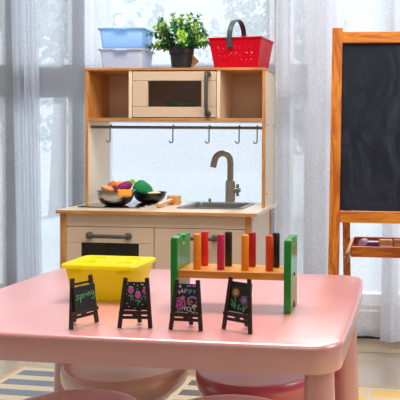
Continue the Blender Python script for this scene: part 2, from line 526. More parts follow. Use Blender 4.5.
# ------------------------------------------------------------------ rug
def rug_mat():
    m, t, b, o = nt('flat_woven_rug')
    tc = node(t, 'ShaderNodeTexCoord')
    sp = node(t, 'ShaderNodeSeparateXYZ')
    t.links.new(tc.outputs['Object'], sp.inputs[0])
    def mth(op, a, b_=None, c=None):
        n = node(t, 'ShaderNodeMath', operation=op)
        for i, v in enumerate((a, b_, c)):
            if v is None: continue
            if isinstance(v, (int, float)): n.inputs[i].default_value = v
            else: t.links.new(v, n.inputs[i])
        return n.outputs[0]
    X, Y = sp.outputs[0], sp.outputs[1]
    CW = .2995
    u = mth('DIVIDE', mth('ADD', X, 1.235), CW)
    col = mth('FLOOR', u)
    stag = mth('MULTIPLY', mth('MODULO', col, 2), .5)
    v = mth('ADD', mth('DIVIDE', mth('SUBTRACT', 2.103, Y), .083), stag)
    fy = mth('FRACT', v)
    bar = mth('LESS_THAN', fy, .56)
    fx = mth('FRACT', u)
    inx = mth('LESS_THAN', fx, .93)
    iny = mth('LESS_THAN', Y, 2.105)
    inl = mth('GREATER_THAN', X, -1.236)
    mask = mth('MULTIPLY', mth('MULTIPLY', bar, inx), mth('MULTIPLY', iny, inl))
    cr = node(t, 'ShaderNodeValToRGB')
    cr.color_ramp.interpolation = 'CONSTANT'
    pal = [(0, (84, 112, 138)), (.29, (60, 60, 58)), (.57, (84, 112, 138)), (.655, (236, 192, 62))]
    cr.color_ramp.elements[0].color = lin(pal[0][1])
    cr.color_ramp.elements[1].position = pal[1][0]; cr.color_ramp.elements[1].color = lin(pal[1][1])
    for p, c in pal[2:]:
        e = cr.color_ramp.elements.new(p); e.color = lin(c)
    t.links.new(mth('DIVIDE', mth('ADD', X, 1.26), 1.75), cr.inputs[0])
    nz = node(t, 'ShaderNodeTexNoise', i_Scale=240, i_Detail=2)
    t.links.new(tc.outputs['Object'], nz.inputs['Vector'])
    mx = node(t, 'ShaderNodeMix', data_type='RGBA')
    mx.inputs['A'].default_value = lin((212, 196, 166))
    t.links.new(cr.outputs[0], mx.inputs['B'])
    t.links.new(mask, mx.inputs['Factor'])
    m2 = node(t, 'ShaderNodeMix', data_type='RGBA', blend_type='MULTIPLY')
    m2.inputs['Factor'].default_value = .5
    t.links.new(mx.outputs['Result'], m2.inputs['A']); t.links.new(nz.outputs['Fac'], m2.inputs['B'])
    br = node(t, 'ShaderNodeBrightContrast'); br.inputs['Bright'].default_value = .12
    t.links.new(m2.outputs['Result'], br.inputs['Color'])
    t.links.new(br.outputs[0], b.inputs['Base Color'])
    bp = node(t, 'ShaderNodeBump', i_Strength=.5, i_Distance=.002)
    t.links.new(nz.outputs['Fac'], bp.inputs['Height']); t.links.new(bp.outputs['Normal'], b.inputs['Normal'])
    b.inputs['Roughness'].default_value = .95
    return m
rug = thing('woven_rug', 'flat woven cream rug with blue-grey, black and yellow bars under the pink table', 'rug', (-.105, -.035, 0), -.045)
bm = bmesh.new(); box(bm, -1.255, .62, .35, 2.135, 0, .007)
obj('rug_field', bm, rug_mat(), rug, .003)
bm = bmesh.new()
hm = .011
for q in ((-1.268, -1.255, .35, 2.135), (-1.268, .633, 2.135, 2.147), (.62, .633, .35, 2.135), (-1.268, .633, .338, .35)):
    box(bm, q[0], q[1], q[2], q[3], 0, .007)
obj('hem', bm, plain('tan_rug_hem', (200, 170, 124), .95, bump=.4, bscale=300), rug, .003)

# ------------------------------------------------------------------ play kitchen
KX0, KX1, KY0, KY1, KH = -1.172, -.452, 2.20, 2.60, .551
K = thing('play_kitchen', "wooden children's play kitchen with hob, sink and open back, standing before the window", 'play kitchen', ((KX0 + KX1) / 2, 2.4, 0))
def kp(name, mat, x0, x1, y0, y1, z0, z1, bevel=.0008, parent=None, **kw):
    ox, oy = K.location.x, K.location.y
    return bxo(name, mat, parent or K, x0 - ox, x1 - ox, y0 - oy, y1 - oy, z0, z1, bevel, **kw)
def kl(x, y, z): return Vector((x - K.location.x, y - K.location.y, z))
UX0, UX1, UY = -1.161, -.463, 2.398
ct_ = .0125
# worktop : a frame round the sink hole
sx0, sx1, sy0, sy1 = -.765, -.545, 2.335, 2.545
bm = bmesh.new()
for (a, b_, c, d) in ((KX0, sx0, KY0, KY1), (sx1, KX1, KY0, KY1), (sx0, sx1, KY0, sy0), (sx0, sx1, sy1, KY1)):
    p, q = kl(a, c, 0), kl(b_, d, 0)
    box(bm, p.x, q.x, p.y + .0035, q.y, KH - ct_, KH)
bmesh.ops.remove_doubles(bm, verts=bm.verts, dist=.0001)
wt = obj('worktop', bm, M['birch_pale'], K)
kp('worktop_edge', M['birch_x'], KX0, KX1, KY0, KY0 + .003, KH - ct_, KH - .0006, .0006, parent=None)
# lower carcass
BX0, BX1, BY0, BY1 = -1.163, -.474, 2.213, 2.585
for nm, a in (('side_panel', BX0), ('side_panel', BX1 - .021)):
    kp(nm, M['birch'], a, a + .021, BY0, BY0 + .018, .0, KH - ct_, .001)
kp('side_panel', M['cream'], BX0 + .002, BX0 + .014, BY0 + .018, BY1 - .02, .05, KH - ct_)
kp('side_panel', M['cream'], BX1 - .014, BX1 - .002, BY0 + .018, BY1 - .02, .05, KH - ct_)
kp('rear_post', M['birch'], BX1 - .018, BX1 + .003, BY1 - .02, BY1 + .004, 0, KH - ct_, .001)
kp('rear_post', M['birch'], BX0 - .003, BX0 + .018, BY1 - .02, BY1 + .004, 0, KH - ct_, .001)
kp('bottom_panel', M['cream'], BX0 + .014, BX1 - .014, BY0 + .02, BY1 - .02, .06, .072)
kp('divider', M['cream'], -.826, -.814, BY0 + .02, BY1 - .02, .072, KH - ct_)
kp('back_panel', M['oven_dark'], BX0 + .014, BX1 - .014, BY1 - .02, BY1 - .014, .072, KH - ct_ - .002)
fx0, fx1 = BX0 + .0215, BX1 - .0215
kp('front_rail', M['beige'], fx0, fx1, BY0 + .002, BY0 + .016, .4935, KH - ct_, .001)
# oven door with window
def framed_door(name, x0, x1, z0, z1, wx0, wx1, wz0, wz1, y0, th, mat, glass, hinge_gap=.0012, split=False):
    x0 += hinge_gap; x1 -= hinge_gap; z0 += hinge_gap; z1 -= hinge_gap
    bm = bmesh.new()
    p = kl(0, y0, 0)
    dx = K.location.x
    if split:
        e = .0006
        for (a, b_, c, d) in ((x0, x1, wz1 + e, z1), (x0, x1, z0, wz0 - e), (x0, wx0, wz0 + e, wz1 - e), (wx1, x1, wz0 + e, wz1 - e)):
            box(bm, a - dx, b_ - dx, p.y, p.y + th, c, d)
    else:
        for (a, b_, c, d) in ((x0, x1, wz1, z1), (x0, x1, z0, wz0), (x0, wx0, wz0, wz1), (wx1, x1, wz0, wz1)):
            box(bm, a - dx, b_ - dx, p.y, p.y + th, c, d)
    d = obj(name, bm, mat, K, .0007)
    bm = bmesh.new(); box(bm, wx0 - dx, wx1 - dx, p.y + th * .4, p.y + th * .6, wz0, wz1)
    g = obj('door_window', bm, glass, d)
    return d
def bow_handle(parent, a, b_, out=.022, r=.0062, foot=.0125):
    """a, b_: fixing points on the door, kitchen coordinates"""
    A, B = kl(*a), kl(*b_)
    d = (B - A).normalized(); L = (B - A).length
    n = Vector((0, -1, 0))
    pts = []
    for s in range(7):
        t_ = s / 6 * PI / 2
        pts.append(A + n * out * math.sin(t_) + d * foot * .8 * (1 - math.cos(t_)))
    for s in range(6, -1, -1):
        t_ = s / 6 * PI / 2
        pts.append(B + n * out * math.sin(t_) - d * foot * .8 * (1 - math.cos(t_)))
    bm = bmesh.new()
    tube(bm, pts, r, 12)
    for c in (A, B):
        mt = Matrix.Translation(c) @ Matrix.Rotation(PI / 2, 4, 'X')
        lathe(bm, [(foot, 0), (foot, .008), (foot * .7, .016)], 18, mat=mt)
    # flattened grip bar between the feet
    g0, g1 = A + n * out + d * .012, B + n * out - d * .012
    beam(bm, g0, g1, .0125, .008, up=(0, 1, 0))
    return obj('handle', bm, M['dark_handle'], parent, smooth=True)
ov = framed_door('oven_door', fx0, -.8205, .20, .4925, -1.086, -.875, .24, .4355, BY0 + .001, .014, M['beige'], M['oven_glass'], split=True)
bow_handle(ov, (-1.053, BY0 + .001, .4625), (-.912, BY0 + .001, .4615))
cd = kp('cupboard_door', M['beige'], -.8195 + .001, fx1 - .001, BY0 + .001, BY0 + .015, .2012, .4913, .001)
bow_handle(cd, (-.728, BY0 + .001, .4615), (-.604, BY0 + .001, .4605))
kp('plinth_panel', M['beige'], fx0, fx1, BY0 + .002, BY0 + .016, .08, .199, .001)
kp('oven_shelf', M['steel'], BX0 + .015, -.827, BY0 + .03, BY1 - .03, .34, .343, 0)
# upper shelf unit
UT = 1.0718
sh0, sh1 = .8715, .8835
for a in (UX0, UX1 - .0125):
    kp('upright', M['birch'], a, a + .0125, UY, UY + .004, KH, UT - .009, .0008)
    kp('side_board', M['cream'] if a > -1 else M['cream'], a, a + .0125, UY + .004, KY1 - .004, KH, UT - .009, .0006)
# wooden inner facing of the left compartment
kp('inner_panel', M['birch'], UX0 + .0126, UX0 + .0142, UY + .002, 2.585, sh1, UT - .0102, 0)
kp('top_board', M['birch_x'], UX0 - .001, UX1 + .001, UY - .002, KY1 - .003, UT - .009, UT, .0008)
kp('shelf_board', M['birch_x'], UX0 + .0126, UX1 - .0126, UY + .001, KY1 - .006, sh0, sh1, .0006)
kp('back_panel', M['backpanel'], UX0 + .0126, UX1 - .0126, 2.586, 2.591, sh1, UT - .0092, 0)
kp('partition', M['cream'], -.9885, -.9755, UY + .001, 2.586, sh1, UT - .0092, .0006)
kp('partition', M['cream'], -.6485, -.6355, UY + .001, 2.586, sh1, UT - .0092, .0006)
mw = framed_door('microwave_door', -.975, -.649, sh1 + .001, UT - .011, -.9135, -.7065, .926, 1.0235, UY, .012, M['beige'], M['micro_glass'], hinge_gap=.0022, split=True)
bow_handle(mw, (-.6815, UY, .900), (-.6815, UY, 1.0485), out=.024)
# hook rail
bm = bmesh.new()
a, b_ = kl(UX0 + .013, 2.425, .8485), kl(UX1 - .013, 2.425, .8485)
tube(bm, [a, b_], .0058, 12)
obj('hook_rail', bm, M['railgrey'], K, smooth=True)
# white pads and screws on the right side
bm = bmesh.new()
for (y, z) in ((2.43, .86), (2.57, .86), (2.43, .60)):
    c = kl(UX1, y, z)
    lathe(bm, [(.0035, 0), (.0035, .0012), (.002, .0018)], 12, mat=Matrix.Translation(c) @ Matrix.Rotation(PI / 2, 4, 'Y'))
c = kl(BX1 - .002, BY0 + .035, .523)
lathe(bm, [(.003, 0), (.003, .0015)], 12, mat=Matrix.Translation(c) @ Matrix.Rotation(PI / 2, 4, 'Y'))
obj('screw_cap', bm, M['dark_handle'], K, smooth=True)
# hob
hob = kp('hob', M['black_glass'], -1.139, -.903, 2.295, 2.575, KH + .0001, KH + .004, .001)
bm = bmesh.new()
for (x, y, r) in ((-1.06, 2.38, .042), (-.965, 2.47, .05), (-.955, 2.345, .03)):
    c = kl(x, y, KH + .0041)
    for q in (r, r * .6):
        n = 40
        ro = [bm.verts.new(c + Vector((math.cos(i * 2 * PI / n) * q, math.sin(i * 2 * PI / n) * q, 0))) for i in range(n)]
        ri = [bm.verts.new(c + Vector((math.cos(i * 2 * PI / n) * (q - .0022), math.sin(i * 2 * PI / n) * (q - .0022), 0))) for i in range(n)]
        for i in range(n):
            bm.faces.new((ro[i], ro[(i + 1) % n], ri[(i + 1) % n], ri[i]))
obj('burner_ring', bm, plain('red_burner_print', (150, 30, 40), .4), hob)
# sink
bm = bmesh.new()
def rrect(x0, x1, y0, y1, r, z, n=5):
    out = []
    for (cx, cy, a0) in ((x1 - r, y1 - r, 0), (x0 + r, y1 - r, PI / 2), (x0 + r, y0 + r, PI), (x1 - r, y0 + r, 1.5 * PI)):
        for i in range(n + 1):
            a = a0 + i / n * PI / 2
            out.append(Vector((cx + r * math.cos(a), cy + r * math.sin(a), z)))
    return out
off = Vector((K.location.x, K.location.y, 0))
R = lambda e, r, z: [p - off for p in rrect(sx0 - e, sx1 + e, sy0 - e, sy1 + e, r, z)]
rings(bm, [R(.013, .012, KH + .0002), R(.013, .012, KH + .0035), R(.010, .011, KH + .0045), R(-.002, .02, KH + .003), R(-.006, .022, KH - .006), R(-.012, .025, KH - .05), R(-.03, .025, KH - .058)], False, True)
sk = obj('sink', bm, M['sinkgrey'], K, smooth=True)
bm = bmesh.new()
lathe(bm, [(.014, 0), (.014, .002), (.008, .003)], 20, c=kl(-.655, 2.44, KH - .0578))
obj('drain', bm, M['steel'], sk, smooth=True)
# tap, behind the sink
tx, ty = -.636, 2.565
px_m = lambda p: aty(p[0], p[1], ty)
bm = bmesh.new()
base = kl(tx, ty, KH)
lathe(bm, [(.0225, 0), (.0225, .004), (.0195, .006), (.0195, .078), (.018, .082), (.018, .09), (.011, .095)], 24, c=base)
tap = obj('tap', bm, M['tapgrey'], K, smooth=True)
bm = bmesh.new()
pts = [base + Vector((0, 0, .088)), base + Vector((0, 0, .16))]
for s in range(1, 9):
    t_ = s / 8 * PI * .92
    pts.append(base + Vector((-.027 + .027 * math.cos(t_), -.02 + .02 * math.cos(t_), .165 + .034 * math.sin(t_))))
pts.append(pts[-1] + Vector((-.006, -.004, -.03)))
tube(bm, pts, [.0125] * 11, 14)
obj('spout', bm, M['tapgrey'], tap, smooth=True)
bm = bmesh.new()
hc = base + Vector((0, 0, .052))
tube(bm, [hc, hc + Vector((.034, 0, 0))], [.012, .012], 14)
tube(bm, [hc + Vector((.030, 0, -.024)), hc + Vector((.030, 0, .024))], .0062, 10)
tube(bm, [hc + Vector((.030, -.022, 0)), hc + Vector((.030, .022, 0))], .0062, 10)
lathe(bm, [(.008, 0), (.008, .008)], 14, mat=Matrix.Translation(hc + Vector((.034, 0, 0))) @ Matrix.Rotation(PI / 2, 4, 'Y'))
obj('tap_handle', bm, M['steel'], tap, smooth=True)
bm = bmesh.new()
lathe(bm, [(.006, 0), (.006, .014), (.004, .016)], 12, c=kl(-.722, 2.575, KH))
obj('tap_knob', bm, plain('brass', (170, 150, 100), .35, .8), K, smooth=True)

# ------------------------------------------------------------------ S hooks on the rail
hk = ['at the left end, beside the bowls', 'second from the left', 'above the mallet and sink edge', 'above the tap', 'at the right end']
for i, p in enumerate((111, 173.5, 209.6, 239.6, 257.6)):
    x = aty(p, 128, 2.425).x
    t = thing('s_hook', 'small grey S-hook on the kitchen rail, ' + ['leftmost of the five, above the bowls', 'second from the left', 'middle one of the five', 'fourth from the left, above the tap', 'rightmost of the five'][i], 'hook', (x, 2.425, .8485), 0, 'hooks on the kitchen rail')
    bm = bmesh.new()
    pts = []
    R1 = .0078
    for s in range(9):
        a = -.25 * PI + s / 8 * 1.25 * PI
        pts.append((0, R1 * math.cos(a) , R1 * math.sin(a) + .0005))
    for z in (-.012, -.03, -.048): pts.append((0, -R1 + .0005, z))
    for s in range(1, 8):
        a = PI + s / 7 * PI
        pts.append((-.007 + .007 * math.cos(a - PI), -R1 + .0005, -.050 - .008 * math.sin(a - PI)))
    tube(bm, pts, .0024, 8)
    obj('hook_wire', bm, M['railgrey'], t, smooth=True)

# ------------------------------------------------------------------ things on the worktop
def bowl(name, label, x, y, z, r, h, mat, rim=.004):
    t = thing(name, label, 'bowl' if 'bowl' in name else 'pan', (x, y, z))
    bm = bmesh.new()
    th = .0015
    prof = []
    for s in range(9):
        a = s / 8 * PI / 2
        prof.append((r * (.42 + .58 * math.sin(a)), h * (1 - math.cos(a)) ** 1.0))
    prof = [(.001, 0)] + prof + [(r + rim, h + .001), (r + rim, h + .003), (r - th, h + .001)]
    for s in range(8, -1, -1):
        a = s / 8 * PI / 2
        prof.append((max(.001, r * (.42 + .58 * math.sin(a)) - th * 1.4), h * (1 - math.cos(a)) + th * 1.2))
    prof.append((.001, th * 1.2))
    lathe(bm, prof, 40)
    obj('bowl_shell', bm, mat, t, smooth=True)
    return t
B1 = (-1.024, 2.365, KH + .0045)
b1 = bowl('steel_bowl', 'polished steel bowl of felt vegetables on the left of the black hob', *B1, .0675, .052, M['steel'])
B2 = (-.945, 2.505, KH + .0045)
b2 = bowl('frying_pan', 'dark metal pan behind the steel bowl, holding the green vegetable', *B2, .062, .036, M['panblack'])
bm = bmesh.new()
tube(bm, [(-.058, -.036, .034), (-.085, -.05, .038), (-.12, -.07, .04)], [.004, .0055, .006], 10)
obj('handle', bm, M['dark_handle'], b2, smooth=True)

def blob(bm, c, rx, ry, rz, rot=(0, 0, 0), n=3, taper=0, lump=0, seed=0):
    rnd = random.Random(seed)
    g = bmesh.ops.create_icosphere(bm, subdivisions=n, radius=1)
    m = Matrix.Translation(c) @ (Matrix.Rotation(rot[2], 4, 'Z') @ Matrix.Rotation(rot[1], 4, 'Y') @ Matrix.Rotation(rot[0], 4, 'X'))
    ph = [rnd.uniform(0, 6) for _ in range(3)]
    for v in g['verts']:
        p = v.co.copy()
        k = 1 + taper * p.x
        l = 1 + lump * math.sin(5 * p.x + ph[0]) * math.cos(4 * p.y + ph[1]) + lump * math.sin(6 * p.z + ph[2])
        v.co = m @ Vector((p.x * rx * l, p.y * ry * k * l, p.z * rz * k * l))

bx, by, bz = B1
zr = bz + .050
# felt vegetables in the steel bowl
t = thing('felt_eggplant', 'purple felt eggplant with lime cap resting on the steel bowl', 'toy vegetable', (bx + .032, by + .005, zr + .016))
bm = bmesh.new(); blob(bm, (0, 0, 0), .038, .022, .021, (0, -.62, 0), 3, -.28)
obj('eggplant_body', bm, M['purple'], t, smooth=True)
bm = bmesh.new()
for k in range(5):
    a = k / 5 * 2 * PI
    blob(bm, Vector((.027, 0, .021)) + Vector((-.35 * math.cos(a), math.sin(a), .5 * math.cos(a))) * .009, .007, .004, .004, (0, -.62, 0), 2)
tube(bm, [(.026, 0, .020), (.031, 0, .026), (.030, 0, .031)], .0028, 8)
obj('eggplant_cap', bm, M['leafgreen'], t, smooth=True)
t = tag(obj('felt_chicken_leg', (lambda b: (blob(b, (0, 0, 0), .024, .018, .014, (0, .35, .3), 3, .3, .06, 2), b)[1])(bmesh.new()), M['peach'], smooth=True, loc=(bx - .030, by - .006, zr + .009)),
        'peach lumpy felt toy food at the left of the steel bowl', 'toy food')
tag(obj('felt_potato', (lambda b: (blob(b, (0, 0, 0), .019, .015, .016, (0, -.3, 0), 3, .1, .05, 3), b)[1])(bmesh.new()), M['brownfelt'], smooth=True, loc=(bx - .022, by + .022, zr + .022)),
    'brown-orange felt toy potato peeking over the peach toy food', 'toy food')
tag(obj('felt_bread', (lambda b: (blob(b, (0, 0, 0), .024, .016, .018, (0, .15, 0), 3, .1, .04, 4), b)[1])(bmesh.new()), M['tan'], smooth=True, loc=(bx + .004, by + .030, zr + .020)),
    'tan felt toy bread behind the purple eggplant', 'toy food')
# orange felt slice draped over the rim
bm = bmesh.new()
g = []
for j in range(7):
    row = []
    for i in range(9):
        u = (i / 8 - .5) * .050
        s = j / 6
        yy = -.052 - .019 * math.sin(s * 1.5)
        zz = .005 - .020 * max(0, s - .25) / .75 + .0015 * math.sin(i * 1.9) + (.003 if j == 0 else 0)
        if j == 6: zz += .003 * math.cos(i * 2.2)
        row.append(bm.verts.new((u, yy + .004 * (abs(i - 4) / 4) ** 2, zz)))
    g.append(row)
for j in range(6):
    for i in range(8):
        bm.faces.new((g[j][i], g[j][i + 1], g[j + 1][i + 1], g[j + 1][i]))
o = obj('felt_cheese_slice', bm, M['orange'], smooth=True, loc=(bx + .030, by + .006, zr + .004), rot=(0, 0, .42))
sd = o.modifiers.new('solid', 'SOLIDIFY'); sd.thickness = .002
tag(o, 'orange felt slice hanging over the front rim of the steel bowl', 'toy food')
# green vegetable in the pan
t = thing('felt_bell_pepper', 'green felt bell pepper sitting in the dark pan', 'toy vegetable', (B2[0] - .022, B2[1] - .012, B2[2] + .050))
bm = bmesh.new(); blob(bm, (0, 0, 0), .042, .030, .031, (0, .45, 0), 3, -.25, .03, 6)
obj('pepper_body', bm, M['veggreen'], t, smooth=True)
bm = bmesh.new(); tube(bm, [(-.030, 0, .022), (-.038, 0, .032), (-.041, 0, .033)], .004, 8)
obj('stalk', bm, M['leafgreen'], t, smooth=True)
tag(obj('felt_onion_slice', (lambda b: (lathe(b, [(.002, 0), (.024, .001), (.026, .004), (.022, .007), (.002, .008)], 24), b)[1])(bmesh.new()),
        plain('cream_felt', (226, 206, 170), .8), smooth=True, loc=(B2[0] + .026, B2[1] - .02, B2[2] + .033), rot=(.15, .12, 0)),
    'cream felt slice lying at the right of the dark pan', 'toy food')
# wooden mallet
ml = thing('wooden_mallet', 'small pale wooden mallet lying on the worktop between hob and sink', 'mallet', (-.840, 2.44, KH), 0)
bm = bmesh.new()
box(bm, -.024, .024, .030, .062, 0, .034)
obj('mallet_head', bm, M['mallet_wood'], ml, .003)
bm = bmesh.new()
tube(bm, [(-.002, .035, .017), (-.006, -.115, .010)], [.0075, .0085], 14)
tube(bm, [(-.006, -.115, .010), (-.0062, -.120, .0098)], [.0085, .006], 14)
obj('mallet_handle', bm, M['mallet_wood'], ml, smooth=True)

# steel pot with green toy inside the microwave compartment
mc = (-.815, 2.49, sh1)
t = bowl('steel_bowl', 'shallow steel bowl inside the compartment behind the microwave window', mc[0] + .010, mc[1], mc[2], .05, .042, M['steel'])
t = thing('felt_artichoke', 'green leafy felt vegetable in the bowl behind the microwave window', 'toy vegetable', (mc[0], mc[1], mc[2] + .058))
bm = bmesh.new(); blob(bm, (.01, 0, 0), .046, .030, .020, (0, .1, 0), 3, -.1, .04, 9)
obj('artichoke_body', bm, plain('moss_felt', (110, 164, 76), .8, bump=.2, bscale=300), t, smooth=True)
bm = bmesh.new()
for k in range(9):
    a = -1.0 + k * .25
    beam(bm, (-.030, 0, 0), (-.030 - .030 * math.cos(a), -.01 + .002 * k, .022 * math.sin(a)), .010, .003)
obj('leaf_tips', bm, plain('dark_moss_felt', (84, 146, 84), .8), t, .001)

# ------------------------------------------------------------------ on top of the kitchen: bins, plant, basket
def tapered_bin(name, label, cat, loc, rz, w, d, h, tw, mat, rim=.005, th=.0018, group=None, cr=.012, rimmat=None):
    t = thing(name, label, cat, loc, rz, group)
    k = tw
    def ring(e, z, r=cr):
        s = (z / h)
        W, D = w / 2 - k * (1 - s) + e, d / 2 - k * (1 - s) + e
        return rrect(-W, W, -D, D, r, z)
    bm = bmesh.new()
    rings(bm, [ring(-.004, 0), ring(0, .004), ring(0, h)], True, False)
    o = obj('bin_body', bm, mat, t, smooth=True)
    sd = o.modifiers.new('solid', 'SOLIDIFY'); sd.thickness = th; sd.offset = -1
    bm = bmesh.new()
    rings(bm, [ring(.0005, h - .006), ring(rim, h - .006), ring(rim + .0005, h - .001), ring(rim - .001, h), ring(-.001, h)], False, False)
    obj('rim', bm, rimmat or mat, t, smooth=True)
    return t
rimblue = plain('blue_rim_plastic', (140, 192, 240), .35)
rimwhite = plain('white_rim_plastic', (206, 214, 230), .35)
zb = UT + .0002
wbin = tapered_bin('storage_bin', 'translucent white storage bin, lower one of the stack on the kitchen top', 'storage bin', (-1.028, 2.478, zb), -.02, .176, .112, .077, .008, M['whitebin'], group='stacked bins on the kitchen', rimmat=rimwhite)
bbin = tapered_bin('storage_bin', 'translucent sky-blue storage bin, upper one of the stack on the kitchen top', 'storage bin', (-1.028, 2.478, zb + .0785), -.02, .178, .114, .077, .008, M['bluebin'], group='stacked bins on the kitchen', rimmat=rimblue)
for b_, m in ((wbin, rimwhite), (bbin, rimblue)):
    bm = bmesh.new(); box(bm, -.025, .025, -.066, -.056, .068, .0735)
    obj('handle', bm, m, b_, .001)

# potted plant
pc = aty(181.5, 66, 2.47)
plant = thing('potted_plant', 'bushy green plant in a round black pot between the bins and the red basket', 'plant', (pc.x, 2.47, zb))
bm = bmesh.new()
lathe(bm, [(.034, 0), (.0365, .002), (.043, .058), (.0465, .059), (.048, .080), (.0455, .081), (.044, .072), (.001, .0715)], 32)
obj('pot', bm, M['pot'], plant, smooth=True)
bm = bmesh.new(); lathe(bm, [(.0438, .0716), (.040, .0745), (.001, .076)], 24, cap0=False)
obj('soil', bm, M['soil'], plant, smooth=True)
rnd = random.Random(5)
bs, bl, bd = bmesh.new(), bmesh.new(), bmesh.new()
def leaf(bm, p, d, up, L, W):
    d = d.normalized(); s = d.cross(up)
    if s.length < .01: s = d.orthogonal()
    s.normalize(); n = s.cross(d).normalized()
    v = [p, p + d * L * .3 + s * W * .42, p + d * L * .65 + s * W * .46, p + d * L - n * L * .12, p + d * L * .65 - s * W * .46, p + d * L * .3 - s * W * .42]
    mid = [p + d * L * .3 - n * W * .12, p + d * L * .65 - n * W * .14]
    v = [bm.verts.new(q) for q in v]; mdl = [bm.verts.new(q) for q in mid]
    bm.faces.new((v[0], v[1], mdl[0])); bm.faces.new((v[1], v[2], mdl[1], mdl[0])); bm.faces.new((v[2], v[3], mdl[1]))
    bm.faces.new((v[3], v[4], mdl[1])); bm.faces.new((v[4], v[5], mdl[0], mdl[1])); bm.faces.new((v[5], v[0], mdl[0]))
for k in range(62):
    a = rnd.uniform(0, 2 * PI)
    el = math.asin(rnd.uniform(.0, 1) ** .9)
    L = .100 * (.86 + .14 * math.cos(el)) * rnd.uniform(.82, 1.16)
    if el > .9: L *= 1.18
    d = Vector((math.cos(a) * math.cos(el), math.sin(a) * math.cos(el), math.sin(el)))
    base_ = Vector((d.x * .02, d.y * .02, .074))
    pts = []
    n = 11
    for i in range(n + 1):
        s = i / n
        q = base_ + Vector((d.x * L * 1.02 * s, d.y * L * 1.02 * s, L * (1.15 * math.sin(el) * s + .34 * s * (1.15 - s))))
        pts.append(q)
    tube(bs, pts[::2], .0009, 5)
    for i in range(3, n + 1):
        tdir = (pts[i] - pts[i - 1]).normalized()
        side = tdir.orthogonal().normalized()
        rot = Matrix.Rotation(i * 1.57 + k, 3, tdir)
        side = rot @ side
        tgt = bl if (rnd.random() < (.12 + .36 * (i / n) ** 2)) else bd
        for sg in (1, -1):
            leaf(tgt, pts[i], side * sg * .8 + tdir * .6 + Vector((0, 0, .15)), tdir, rnd.uniform(.016, .023), rnd.uniform(.0105, .0145))
    leaf(bl, pts[-1], (pts[-1] - pts[-2]), Vector((0, 0, 1)), .016, .009)
obj('stems', bs, M['stem'], plant)
obj('dark_leaves', bd, M['leafd'], plant, smooth=True)
obj('light_leaves', bl, M['leafl'], plant, smooth=True)
bm = bmesh.new()
box(bm, -.017, .017, -.0006, .0006, -.017, .017, Matrix.Translation((.043, .006, .034)) @ Matrix.Rotation(.2, 4, 'Z') @ Matrix.Rotation(PI / 4, 4, 'Y'))
obj('card_tag', bm, M['tag'], plant)['label'] = 'brown card tag behind the pot'

# red basket with punched holes
BW, BD, BH = .186, .128, .116
bc = Vector((-.578, 2.500, zb))
bk = thing('red_basket', 'red perforated plastic basket with a dark grey handle at the right of the kitchen top', 'basket', bc, -.15)
def wall(bm, bl_, br_, tr_, tl_, cols, rows, u0, u1, v0, v1, rad):
    """flat wall with round holes; corners bottom-left.. top-left"""
    def P(u, v):
        return bl_.lerp(br_, u).lerp(tl_.lerp(tr_, u), v)
    us = [0] + [u0 + (u1 - u0) * i / cols for i in range(cols + 1)] + [1]
    vs_ = [0] + [v0 + (v1 - v0) * i / rows for i in range(rows + 1)] + [1]
    W = (br_ - bl_).length; H = (tl_ - bl_).length
    for i in range(len(us) - 1):
        for j in range(len(vs_) - 1):
            a, b_, c, d = us[i], us[i + 1], vs_[j], vs_[j + 1]
            inside = 1 <= i <= cols and 1 <= j <= rows
            if not inside:
                bm.faces.new([bm.verts.new(P(*q)) for q in ((a, c), (b_, c), (b_, d), (a, d))])
            else:
                cu, cv = (a + b_) / 2, (c + d) / 2
                N = 16
                outer, inner = [], []
                for k in range(N):
                    t_ = 2 * PI * (k + .5) / N - PI
                    cs, sn = math.cos(t_), math.sin(t_)
                    m_ = max(abs(cs), abs(sn))
                    outer.append(bm.verts.new(P(cu + (b_ - a) / 2 * cs / m_, cv + (d - c) / 2 * sn / m_)))
                    inner.append(bm.verts.new(P(cu + rad / W * cs, cv + rad / H * sn)))
                # fix the four corners: snap the nearest pair is unnecessary at this size; add corner fans
                for k in range(N):
                    bm.faces.new((outer[k], outer[(k + 1) % N], inner[(k + 1) % N], inner[k]))
                for (su, sv, k0, k1) in ((b_, d, None, None), (a, d, None, None), (a, c, None, None), (b_, c, None, None)):
                    cc = P(su, sv)
                    ordered = sorted(range(N), key=lambda q: (outer[q].co - cc).length)[:2]
                    p1, p2 = outer[ordered[0]], outer[ordered[1]]
                    bm.faces.new((bm.verts.new(cc), bm.verts.new(p1.co), bm.verts.new(p2.co)))
tb = .011
Bp = [Vector((sx * (BW / 2 - .006), sy * (BD / 2 - .008), .002)) for sx, sy in ((-1, -1), (1, -1), (1, 1), (-1, 1))]
Tp = [Vector((sx * (BW / 2 + .011), sy * (BD / 2 + .006), BH)) for sx, sy in ((-1, -1), (1, -1), (1, 1), (-1, 1))]
bm = bmesh.new()
for i in range(4):
    j = (i + 1) % 4
    if i % 2 == 0:
        wall(bm, Bp[i], Bp[j], Tp[j], Tp[i], 7, 3, .12, .88, .14, .82, .0066)
    else:
        wall(bm, Bp[i], Bp[j], Tp[j], Tp[i], 4, 3, .2, .8, .16, .80, .0048) if False else wall(bm, Bp[i], Bp[j], Tp[j], Tp[i], 1, 1, .4, .6, .4, .6, .0001)
bm.faces.new([bm.verts.new(p) for p in Bp])
bmesh.ops.remove_doubles(bm, verts=bm.verts, dist=.00005)
o = obj('basket_body', bm, M['red'], bk)
sd = o.modifiers.new('solid', 'SOLIDIFY'); sd.thickness = .0022; sd.offset = 0
bm = bmesh.new()
for i in range(4):
    j = (i + 1) % 4
    beam(bm, Tp[i] + (Tp[i] - Tp[j]).normalized() * .003, Tp[j] + (Tp[j] - Tp[i]).normalized() * .003, .008, .006, up=(0, 0, 1))
obj('rim', bm, M['red'], bk, .001)
